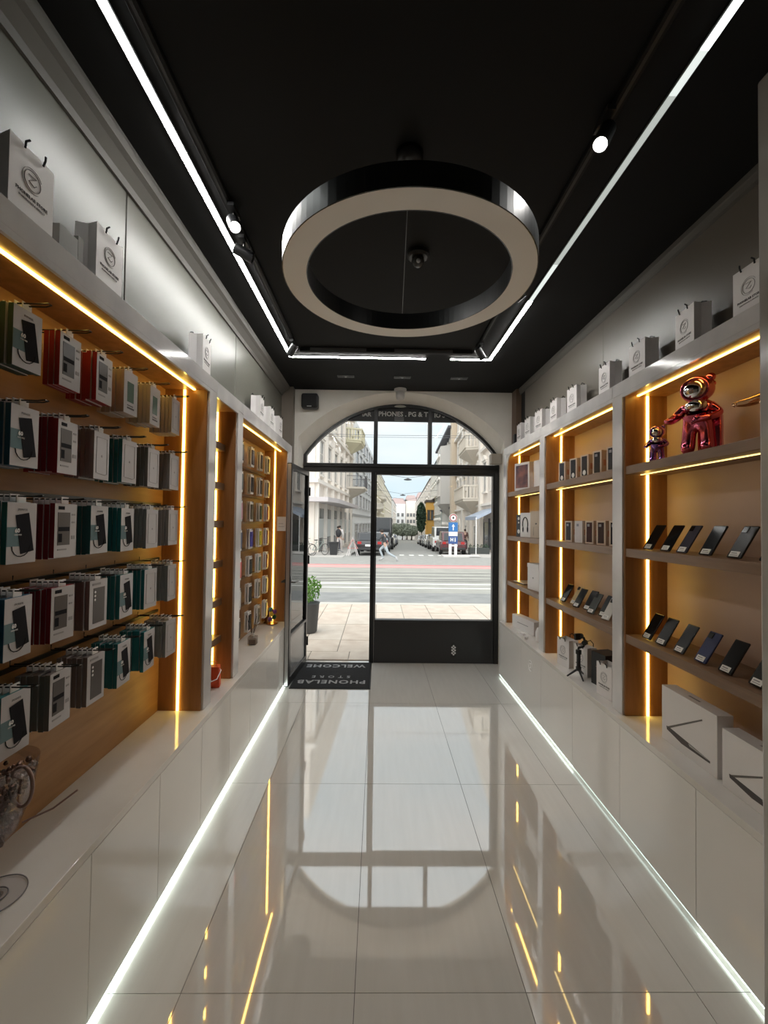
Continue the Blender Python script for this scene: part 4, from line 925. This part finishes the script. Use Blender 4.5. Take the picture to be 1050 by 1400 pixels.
facade(L5, sp(KL+.6, 187), sp(KL+.6, 258), (-5, -2, 1., 4, 7.5), 12, 2., 1.9, creamf)
# right side
R1 = building('ornate_corner_house', 'beige ornate house on the right across the road, with stone balconies', [(22, 28.5), (22, 52), sp(KR, 52), sp(KR, 28.5)], -1.5, 19, cream, cornices=((3.0, .2, .2), (7.4, .25, .25), (11.6, .3, .3)), cm=creamf)
facade(R1, sp(KR, 52), sp(KR, 28.5), (4.1, 8.4, 12.4), 8, 1.05, 2.3, creamf, (1,), .5)
facade(R1, sp(KR, 51), sp(KR, 36), (-.55,), 5, 1.3, 1.9, creamf, (0,), .4)
for y in (34.8, 40, 45.5): 
    x, _ = sp(KR, y); MB().box(x-.25, x+.1, y-.3, y+.3, -.8, 16).build('pilaster', creamf, R1)
balcony(R1, KR, 5.0, 35.5, 42.5, 3.5, -1, mat('balcony_stone', (.72, .66, .57), .8), 1.2)
balcony(R1, KR, 5.2, 35.5, 41, 7.9, -1, MATS['balcony_stone'], 1.2)
balcony(R1, KR, 5.2, 30, 34, 11.8, -1, MATS['balcony_stone'], 1.2)
for y in (30.2, 32.6): 
    x, _ = sp(KR, y); o = MB().box(-.06, .0, -1.0, 1.0, -.3, 1.7).build('shop_window', gp, R1, (x, y, 0), (0, 0, -HD)); MB().box(-.11, -.06, -1.05, -.98, -.4, 2.0).box(-.11, -.06, .98, 1.05, -.4, 2.0).build('shop_frame', mat('shop_frame_dark', (.08, .08, .09), .5), o)
aw = MB(); A, B_ = sp(KR, 28.8), sp(KR, 34); a2, b2 = sp(KR-1.5, 28.8), sp(KR-1.5, 34)
aw.add([(*A, 2.75), (*B_, 2.75), (*b2, 2.1), (*a2, 2.1), (*A, 2.6), (*B_, 2.6), (*b2, 1.85), (*a2, 1.85)], [(0, 1, 2, 3), (4, 7, 6, 5), (3, 2, 6, 7), (0, 3, 7, 4), (1, 5, 6, 2)])
aw.build('awning', mat('awning_blue', (.30, .36, .46), .7, var=(.42, .46, .52), scale=(1, 8, 1), nscale=2), R1)
x, y = sp(KR-.6, 52.3); MB().box(x, x+1.4, y, y+1.2, -2, 17).build('pilaster', mat('ochre_stone', (.64, .54, .42), .8), R1)
gry = mat('grey_stone', (.66, .63, .58), .8)
R2 = building('bay_fronted_house', 'grey house with projecting bay and dark eaves on the right', [sp(KR+14, 54), sp(KR+14, 72), sp(KR, 72), sp(KR, 54)], -3, 14.2, gry, (mat('eaves_dark', (.10, .10, .12), .7), 1.4), cornices=((3.5, .3, .3), (13.6, .3, 1.1)), cm=MATS['eaves_dark'])
facade(R2, sp(KR, 72), sp(KR, 54), (-.8, 5, 8, 11), 6, 1.2, 1.9, creamf)
A = [sp(KR, 57), sp(KR-1.5, 58.2), sp(KR-1.5, 63.2), sp(KR, 64.5)]
b = MB().prism(A, 4.2, 12.2); b.add([(*p, 4.2) for p in A]+[(*sp(KR, 61), 2.3)], [(0, 4, 1), (1, 4, 2), (2, 4, 3)]); b.build('bay', mat('bay_grey', (.58, .55, .51), .8), R2)
facade(R2, sp(KR-1.5, 63.2), sp(KR-1.5, 58.2), (5.4, 8.6), 3, 1.0, 2.0, creamf, (), .1)
R3 = building('grey_green_house', 'grey-green tall house behind the bay-fronted house', [sp(KR+14, 72.5), sp(KR+14, 104), sp(KR, 104), sp(KR, 72.5)], -5, 14, mat('grey_green', (.46, .48, .45), .8), (MATS['eaves_dark'], 1.5), cornices=((6.6, .3, .5),), cm=creamf)
facade(R3, sp(KR, 104), sp(KR, 72.5), (0, 3.2, 7.4, 10.4), 8, 1.4, 1.9, creamf)
R4 = building('orange_pavilion', 'orange building with dark flat top partway down the street', [(10.3, 90), (11.95, 90), (12.2, 96), (10.7, 96)], -5, 5.9, mat('orange_wall', (.85, .48, .12), .7), None, ((5.9, .5, .25),), mat('dark_parapet', (.10, .08, .07), .7))
facade(R4, (10.3, 90), (11.95, 90), (2.2,), 2, .35, 1.9, MATS['dark_parapet'], (), .1)
R5 = building('far_right_house', 'pale house at the far right end of the street', [sp(KR+14, 105), sp(KR+14, 255), sp(KR, 255), sp(KR, 105)], -12, 12.5, pk, (MATS['roof_dark'], 2))
facade(R5, sp(KR, 255), sp(KR, 105), (-3, 0, 3, 6, 9.2), 16, 2.2, 1.9, creamf)
for i, (x0, x1, zt, mm, lab) in enumerate(((8, 17, 13, whi, 'white end house closing the street, left of the rose one'), (17.3, 24, 15.0, creamf, 'cream end house closing the street, in the middle'), (24.3, 33, 17, pk, 'rose end house closing the street, right side'))):
    E_ = building('street_end_house', lab, [(x0, 265+i), (x1, 265+i), (x1, 278), (x0, 278)], -14, zt, mm, (mat('roof_rose', (.55, .42, .40), .8), 3.5))
    facade(E_, (x0, 265+i), (x1, 265+i), (-7, -3, 1, 5), 3, 1.3, 2., mat('end_frame', (.6, .56, .52), .7), (), .4)

# cars
tyre = mat('tyre', (.02, .02, .02), .8); carw = mat('car_window', (.03, .035, .04), .08); tail = mat('tail_light', (.45, .02, .02), .3); plate_m = mat('plate_white', (.8, .8, .78), .5)
def car(label, k, Y, paint, L=4.3, W_=1.78, H_=1.46, kind='car', cat='car'):
    x, y = sp(k, Y); t = thing(kind, label, cat, (x, y, g(Y)-.03), -HD, 'cars parked along the side street')
    w2 = W_/2
    if kind == 'car':
        pf = [(0, .32), (.0, .78), (.12, .92), (L*.70, .93), (L*.97, .74), (L, .55), (L, .28)]
        cab = [(.12, .90), (.42, H_-.04), (.75, H_), (L*.48, H_), (L*.70, .92)]
    else:
        pf = [(0, .35), (0, 1.15), (L*.8, 1.15), (L*.98, .9), (L, .35)]
        cab = [(.02, 1.1), (.08, H_), (L*.62, H_), (L*.82, 1.1)]
    MB().prism([(a, z) for a, z in pf], -w2, w2, 'x').build('body', paint, t, bevel=.09)
    MB().prism([(a, z) for a, z in cab], -w2*.86, w2*.86, 'x').build('cabin', paint, t, bevel=.05)
    a, z = cab[0]; a1, z1 = cab[1]
    MB().add([(-w2*.72, a-.01+.02, z+.06), (w2*.72, a-.01+.02, z+.06), (w2*.68, a1-.035, z1-.06), (-w2*.68, a1-.035, z1-.06), (-w2*.72, a+.1, z+.06), (w2*.72, a+.1, z+.06), (w2*.68, a1+.05, z1-.06), (-w2*.68, a1+.05, z1-.06)],
        [(0, 1, 2, 3), (4, 7, 6, 5), (0, 4, 5, 1), (3, 2, 6, 7), (0, 3, 7, 4), (1, 5, 6, 2)]).build('rear_window', carw, t)
    for s in (-1, 1): MB().prism([(cab[0][0]+.35, .97), (cab[1][0]+.25, H_-.10), (cab[-2][0]-.05, H_-.10), (cab[-1][0]-.2, .97)], s*w2*.865-.01, s*w2*.865+.01, 'x').build('side_window', carw, t)
    for s in (-1, 1):
        for yy in (.75, L-.8):
            o = MB().cyl((s*w2-s*.2, yy, .32), (s*w2+s*.01, yy, .32), .32, n=20).build('wheel', tyre, t)
            MB().cyl((s*w2+s*.01, yy, .32), (s*w2+s*.02, yy, .32), .19, n=12).build('hubcap', mat('hubcap', (.4, .4, .4), .3, metal=.8), o)
        MB().box(s*w2*.70-.12, s*w2*.70+.12, -.012, .02, .72, .88).build('tail_light', tail, t)
    MB().box(-.26, .26, -.015, 0, .58, .70).build('number_plate', plate_m, t)
    MB().box(-w2*.9, w2*.9, -.05, .02, .36, .50).build('bumper', mat('bumper_dark', (.04, .04, .04), .6), t, bevel=.02)
    return t
pb = mat('paint_black', (.02, .02, .022), .12, coat=.5); pg = mat('paint_grey', (.22, .23, .24), .15, metal=.4, coat=.5); pw = mat('paint_white', (.72, .72, .70), .2, coat=.5); pr = mat('paint_wine', (.10, .03, .035), .15, coat=.5); pbl = mat('paint_blue', (.05, .07, .13), .15, coat=.5)
car('black car parked at the left corner of the side street, seen from behind', -2.15, 26.2, pb)
car('grey car parked second on the left side of the street', -2.0, 32, pg)
car('dark box van parked on the left side, taller than the cars', -2.0, 38, pb, 5.4, 2.0, 2.9, 'van', 'van')
car('white car parked behind the dark van on the left', -1.9, 46, pw)
car('blue car parked far down on the left side', -1.9, 55, pbl); car('grey car parked farthest down on the left side', -1.9, 66, pg)
car('wine-red car parked first on the right, behind the sign', 3.3, 28.2, pr, 4.2, 1.75, 1.55)
car('white van parked second on the right side', 3.25, 34, pw, 4.8, 1.9, 2.0, 'van', 'van')
car('black car parked third on the right side', 3.2, 40.5, pb); car('white car parked fourth on the right side', 3.2, 47, pw)
car('grey car parked fifth on the right side', 3.2, 54, pg); car('black car parked sixth on the right side', 3.2, 62, pb); car('white car parked last on the right side', 3.2, 72, pw)

# people
skin_m = mat('skin', (.50, .32, .24), .6)
def person(label, loc, rz, pose, top, bottom, hair=(.03, .02, .015), bag_c=None, H_=1.72):
    t = thing('person', label, 'person', loc, rz); k = H_/1.72
    P_ = dict(pel=(0, 0, .95), waist=(0, 0, 1.12), chest=(0, 0, 1.35), neck=(0, 0, 1.50), head=(0, -.01, 1.60))
    if pose == 'run':
        P_.update(waist=(0, -.04, 1.10), chest=(0, -.11, 1.33), neck=(0, -.16, 1.47), head=(0, -.20, 1.57),
            lh=(-.1, 0, .92), lk=(-.1, -.30, .66), la=(-.1, -.12, .24), lt=(-.1, -.28, .16), rh=(.1, 0, .92), rk=(.1, .16, .52), ra=(.1, .58, .30), rt=(.1, .64, .16),
            ls=(-.19, -.10, 1.42), le=(-.25, .16, 1.24), lw=(-.22, .10, 1.00), rs=(.19, -.12, 1.42), re=(.24, -.28, 1.18), rw=(.16, -.48, 1.28))
        dz = -.14
    else:
        st = .16 if pose == 'walk' else .03; dz = 0
        P_.update(lh=(-.1, 0, .92), lk=(-.1, -st*.6, .50), la=(-.1, -st, .08), lt=(-.1, -st-.16, .035), rh=(.1, 0, .92), rk=(.1, st*.3, .50), ra=(.1, st, .10), rt=(.1, st-.14, .035),
            ls=(-.19, 0, 1.43), le=(-.25, .05, 1.15), lw=(-.24, -.08, .92), rs=(.19, 0, 1.43), re=(.25, .03, 1.15), rw=(.23, -.14, .95))
    P_ = {a: Vector((v_[0]*k, v_[1]*k, (v_[2]+dz)*k)) for a, v_ in P_.items()}
    R_ = dict(pel=.12, waist=.11, chest=.125, neck=.05, head=.085, lh=.085, lk=.055, la=.036, lt=.032, ls=.055, le=.040, lw=.026)
    R_.update(rh=.085, rk=.055, ra=.036, rt=.032, rs=.055, re=.040, rw=.026)
    ed = [('pel', 'waist'), ('waist', 'chest'), ('chest', 'neck'), ('neck', 'head'), ('pel', 'lh'), ('lh', 'lk'), ('lk', 'la'), ('la', 'lt'), ('pel', 'rh'), ('rh', 'rk'), ('rk', 'ra'), ('ra', 'rt'), ('chest', 'ls'), ('ls', 'le'), ('le', 'lw'), ('chest', 'rs'), ('rs', 're'), ('re', 'rw')]
    def part(name, names, edges, grow, mm, fingers=False, par=None, cut={}):
        idx = {a: i for i, a in enumerate(names)}; V = [(tuple(cut.get(a, P_[a])), (R_[a]+grow)*k) for a in names]; E_ = [(idx[a], idx[b]) for a, b in edges]
        if fingers:
            for s in 'lr':
                w_, e_ = P_[s+'w'], P_[s+'e']; d = (w_-e_).normalized(); sd_ = d.orthogonal().normalized()
                V.append((tuple(w_+d*.07*k), .028*k)); pi_ = len(V)-1; E_.append((idx[s+'w'], pi_))
                for i, L in enumerate((.07, .08, .085, .075)):
                    V.append((tuple(w_+d*(.09+L)*k+sd_*(i-1.5)*.022*k), .008*k)); E_.append((pi_, len(V)-1))
                V.append((tuple(w_+d*.09*k+sd_*-.06*k), .009*k)); E_.append((idx[s+'w'], len(V)-1))
        return skin_mesh(name, V, E_, mm, par or t, 1)
    part('body', list(P_), ed, 0, skin_m, True)
    mid = lambda a, b, q: P_[a]+(P_[b]-P_[a])*q
    part('jacket', ['waist', 'chest', 'ls', 'le', 'lw', 'rs', 're', 'rw', 'pel', 'neck'], [('pel', 'waist'), ('waist', 'chest'), ('chest', 'neck'), ('chest', 'ls'), ('ls', 'le'), ('le', 'lw'), ('chest', 'rs'), ('rs', 're'), ('re', 'rw')], .018,
         mat('cloth_%02d%02d%02d' % tuple(int(c*99) for c in top), top, .8), cut=dict(lw=mid('le', 'lw', .85), rw=mid('re', 'rw', .85), neck=mid('chest', 'neck', .7), pel=mid('waist', 'pel', .6)))
    part('trousers', ['pel', 'waist', 'lh', 'lk', 'la', 'rh', 'rk', 'ra'], [('pel', 'waist'), ('pel', 'lh'), ('lh', 'lk'), ('lk', 'la'), ('pel', 'rh'), ('rh', 'rk'), ('rk', 'ra')], .014,
         mat('cloth_%02d%02d%02d' % tuple(int(c*99) for c in bottom), bottom, .8), cut=dict(waist=mid('pel', 'waist', .4)))
    hd = P_['head']; MB().ball(hd+Vector((0, .015, .045))*k, .088*k, .098*k, .082*k, 14, 10).build('hair', mat('hair_dark', hair, .7), t, smooth=True)
    MB().ball(hd+Vector((0, -.088, .0))*k, .012*k, .02*k, .018*k, 8, 6).build('nose', skin_m, t)
    for s in 'lr':
        a, b_ = P_[s+'a'], P_[s+'t']; MB().tube([a+(a-b_)*.3, a+(b_-a)*.4, b_+(b_-a)*.35], [.045*k, .05*k, .035*k], 8).build('shoe', mat('shoe_pale', (.5, .5, .5), .6), t, smooth=True)
    if bag_c: MB().ball(P_['chest']+Vector((0, .20, -.10))*k, .19*k, .13*k, .27*k, 14, 10).build('backpack', mat('pack_dark', bag_c, .7), t, smooth=True)
    return t
person('person running across the street in a dark jacket and pale jeans', (.38, 21.6, g(21.6)+.02), -PI/2-.2, 'run', (.06, .065, .07), (.42, .47, .50))
person('person in pale trousers with a large dark backpack on the left sidewalk', (-2.45, 27.0, g(27)+.11), PI-.3, 'walk', (.55, .52, .50), (.55, .50, .47), bag_c=(.02, .02, .022))
person('person in brown jacket walking on the right sidewalk', (*sp(4.9, 34), g(34)+.10), 2.6, 'walk', (.12, .06, .05), (.05, .05, .06))
person('person in dark clothes standing under the canopy on the left', (*sp(-4.6, 29.5), g(29.5)+.10), 2.4, 'stand', (.05, .05, .06), (.10, .10, .12))

# street furniture
def at(x, y): return (x, y, g(y)-.02)
t = thing('street_sign', 'round road sign above blue panels on two white posts, right', 'road sign', (4.62, 26.0, g(26)-.02), .04)
for s in (-.17, .17): MB().box(s-.085, s+.085, -.04, .04, 0, .80).build('post', mat('sign_white', (.75, .73, .72), .5), t, bevel=.01)
MB().box(-.28, .28, -.06, .02, 1.55, 2.12).build('blue_panel', mat('sign_blue', (.03, .16, .42), .5), t)
MB().prism([(-.03, 1.63), (.03, 1.63), (.03, 1.86), (.10, 1.86), (0, 2.02), (-.10, 1.86), (-.03, 1.86)], -.07, -.0601, 'y').build('arrow_print', plate_m, t)
MB().box(-.27, .27, -.06, .02, 1.28, 1.54).build('white_panel', MATS['sign_white'], t)
MB().box(-.28, .28, -.06, .02, .80, 1.27).build('blue_panel', mat('sign_navy', (.04, .09, .26), .5), t)
MB().box(-.17, -.12, -.07, -.0601, .95, 1.17).box(-.12, -.04, -.07, -.0601, 1.03, 1.08).box(-.04, .0, -.07, -.0601, .95, 1.17).cyl((.12, -.07, 1.16), (.12, -.0601, 1.16), .03, n=8).box(.09, .15, -.07, -.0601, .93, 1.12).build('pictogram_print', plate_m, t, kind='stuff')
MB().cyl((0, -.05, 2.40), (0, -.02, 2.40), .25, n=28).build('round_sign', plate_m, t)
MB().tube([(.20*math.cos(a), -.055, 2.40+.20*math.sin(a)) for a in [2*PI*i/24 for i in range(24)]], .03, 6, closed=True).build('sign_ring', mat('sign_red', (.35, .06, .06), .5), t)
MB().box(-.05, .05, -.062, -.051, 2.34, 2.46).build('sign_symbol', blackm, t)
MB().box(-.6, 1.7, -.5, .5, -.06, .07).build('traffic_island', mat('kerb_pale', (.62, .60, .57), .8), loc=(4.6, 26.3, g(26.3)), bevel=.02, label='low pale kerb island under the blue road sign', cat='kerb')
t = thing('litter_bin', 'black tapered litter bin on the left sidewalk', 'bin', (-2.72, 26.2, g(26.2)+.0)); MB().prism([(-.20, 0), (.20, 0), (.27, .72), (-.27, .72)], -.2, .2, 'y').build('bin_body', blackpl, t, bevel=.01); MB().box(-.29, .29, -.23, .23, .72, .80).build('lid', blackpl, t, bevel=.01)
t = thing('warning_trestle', 'white folding warning trestle with triangle beside the black car', 'trestle', (-1.52, 25.6, g(25.6)), .1)
MB().tube([(-.35, .1, 0), (0, 0, 1.15), (.35, .1, 0)], .03, 6).tube([(-.25, -.2, 0), (0, 0, 1.1), (.25, -.2, 0)], .02, 6).build('legs', mat('trestle_white', (.75, .70, .68), .5), t)
MB().tube([(-.30, -.1, .45), (.30, -.1, .45), (0, -.04, .98)], .035, 6, closed=True).build('triangle', mat('trestle_red', (.55, .25, .22), .5), t)
def bike(lab, loc, rz, colr):
    t = thing('bicycle', lab, 'bicycle', loc, rz, 'bicycles on the left sidewalk')
    for x in (-.52, .52):
        w_ = MB().tube([(x+.33*math.cos(a), 0, .34+.33*math.sin(a)) for a in [2*PI*i/24 for i in range(24)]], .018, 6, closed=True).build('wheel', tyre, t)
        sp_ = MB()
        for i in range(8): a = PI*i/8; sp_.cyl((x-.32*math.cos(a), 0, .34-.32*math.sin(a)), (x+.32*math.cos(a), 0, .34+.32*math.sin(a)), .003, n=4)
        sp_.build('spokes', mat('spoke', (.5, .5, .5), .4), w_, kind='stuff')
    MB().tube([(-.52, 0, .34), (-.12, 0, .32), (.36, 0, .82), (-.22, 0, .80), (-.52, 0, .34)], .018, 6).tube([(-.12, 0, .32), (-.24, 0, .90)], .016, 6).tube([(.52, 0, .34), (.36, 0, .90), (.33, 0, 1.0)], .016, 6).build('frame', mat('bike_'+colr[0], colr[1], .4), t)
    MB().box(-.36, -.14, -.06, .06, .90, .95).build('saddle', blackpl, t, bevel=.015); MB().tube([(.40, -.26, 1.0), (.33, 0, 1.0), (.40, .26, 1.0)], .014, 6).build('handlebar', blackm, t)
bike('dark bicycle leaning on the left sidewalk beside the door post', (-4.6, 25.9, g(25.9)), .5, ('dark', (.05, .06, .06)))
bike('pale green bicycle on the left sidewalk beside the litter bin', (-3.55, 25.6, g(25.6)), .9, ('green', (.25, .32, .28)))
t = thing('advertising_board', 'narrow white advertising board behind the open glass door', 'sign board', (-4.55, 25.2, g(25.2)), -.2)
MB().box(-.28, .28, -.03, .03, .1, 1.35).build('board', plate_m, t, bevel=.01); MB().box(-.30, -.26, -.06, .2, 0, .12).box(.26, .30, -.06, .2, 0, .12).build('feet', blackm, t)
for i in range(3): MB().box(-.18, .18, -.036, -.031, .35+.3*i, .50+.3*i).build('print', mat('board_print', (.35, .33, .30), .6), t)
for i, (x, y, w_) in enumerate(((6.6, 27.6, 1.3), (8.2, 27.3, 1.3))):
    t = thing('planter_box', 'dark planter box on the right corner sidewalk, %s' % ('left one' if i == 0 else 'right one'), 'planter', (x, y, g(y)+.0), .05, 'planters on the right corner')
    MB().box(-w_/2, w_/2, -.25, .25, 0, .5).build('box', mat('planter_dark', (.05, .055, .05), .7), t, bevel=.02)
    b = MB(); random.seed(i)
    for q in range(90):
        c_ = Vector((random.uniform(-w_/2, w_/2), random.uniform(-.2, .2), random.uniform(.5, .72))); M = Matrix.Translation(c_) @ Euler([random.uniform(0, 6) for _ in range(3)]).to_matrix().to_4x4()
        b.add([(-.05, -.02, 0), (.05, -.02, 0), (.05, .02, 0), (-.05, .02, 0)], [(0, 1, 2, 3)], 0, M)
    b.build('leaves', mat('leaf_dark', (.03, .06, .03), .7), t, kind='stuff')
t = thing('cafe_shelter_post', 'thin white post beside the right planter boxes', 'post', (*sp(4.6, 27.0), g(27))); MB().cyl((0, 0, 0), (0, 0, 2.4), .03).build('pole', plate_m, t); MB().ball((0, 0, 2.4), .045).build('finial', plate_m, t)

def tree(name, label, loc, r, h, trunk_h, col, nleaf, seed, lf=.10, group=None):
    random.seed(seed); t = thing(name, label, 'tree', loc, 0, group)
    MB().tube([(0, 0, 0), (.02*h, 0, trunk_h*.6), (0, .02*h, trunk_h+r*.5)], [r*.12, r*.08, r*.05], 8).build('trunk', mat('bark', (.09, .07, .055), .9), t)
    b = MB()
    for q in range(nleaf):
        d = Vector((random.gauss(0, 1), random.gauss(0, 1), random.gauss(0, 1))).normalized()*(random.random()**.35)
        c_ = Vector((d.x*r, d.y*r, trunk_h+(h-trunk_h)/2+d.z*(h-trunk_h)/2)); M = Matrix.Translation(c_) @ Euler([random.uniform(0, 6) for _ in range(3)]).to_matrix().to_4x4()
        b.add([(-lf, 0, 0), (0, -lf*.5, 0), (lf, 0, 0), (0, lf*.5, 0)], [(0, 1, 2, 3)], 0, M)
    b.build('foliage', col, t, kind='stuff')
lfd = mat('leaf_deep', (.05, .085, .05), .7); lfm = mat('leaf_mid', (.30, .34, .27), .7); lfb = mat('leaf_bright', (.14, .30, .05), .6)
tree('street_tree', 'dark bushy tree left of the orange building', (*sp(3.5, 88), g(88)), 1.0, 8.6, 2.2, lfd, 2600, 1, .28, 'trees down the side street')
for i, (k_, Y, h_) in enumerate(((-3.2, 150, 6.), (-1., 215, 8.5), (1.4, 235, 9), (3.4, 200, 7))):
    tree('street_tree', 'green tree at the far end of the street, %s from the left' % ORD[i], (*sp(k_, Y), g(Y)), 2.6+.4*i, h_, 2, lfm, 2200, 10+i, .45, 'trees down the side street')
pt = thing('potted_bush', 'bright green potted bush outside the door on the left', 'plant', (-1.02, 6.35, 0))
MB().lathe([(.11, 0), (.13, .02), (.16, .42), (.17, .44), (.15, .44), (.14, .40)], 20).build('pot', mat('pot_dark', (.08, .08, .08), .6), pt, smooth=True)
b = MB(); random.seed(21)
for q in range(420):
    d = Vector((random.gauss(0, 1), random.gauss(0, 1), random.gauss(0, 1))).normalized()*(random.random()**.4)
    M = Matrix.Translation((d.x*.19, d.y*.19, .64+d.z*.20)) @ Euler([random.uniform(0, 6) for _ in range(3)]).to_matrix().to_4x4()
    b.add([(-.03, 0, 0), (0, -.014, .004), (.03, 0, 0), (0, .014, .004)], [(0, 1, 2, 3)], 0, M)
b.build('leaves', lfb, pt, kind='stuff')
# overhead wires
wm = mat('wire', (.10, .11, .12), .6)
for i, (y, z) in enumerate(((13.0, 4.75), (14.6, 4.65), (16.2, 4.9))):
    MB().tube([(-14, y, z+.1), (0, y, z), (14, y, z+.1)], .007, 5).build('tram_wire', wm, label='thin overhead tram wire crossing above the road, %s from the shop' % ORD[i], cat='wire', group='overhead tram wires')
for i, (Y, z, k_) in enumerate(((44, 6.25, .3), (62, 5.75, -.3), (80, 5.9, .2))):
    a, c_, e_ = sp(KL+.2, Y), sp(k_, Y), sp(KR-.2, Y); t = thing('street_lantern', 'small lantern hung on a wire across the side street, %s from the shop' % ORD[i], 'lantern', (*c_, z), 0, 'hanging street lanterns')
    MB().tube([(a[0]-c_[0], 0, .8), (0, 0, .0), (e_[0]-c_[0], 0, .8)], .02, 5).build('span_wire', wm, t)
    MB().lathe([(.06, 0), (.10, -.06), (.42, -.16), (.40, -.22), (.2, -.26)], 16).build('lantern', mat('lantern_grey', (.14, .15, .16), .5), t, smooth=True)
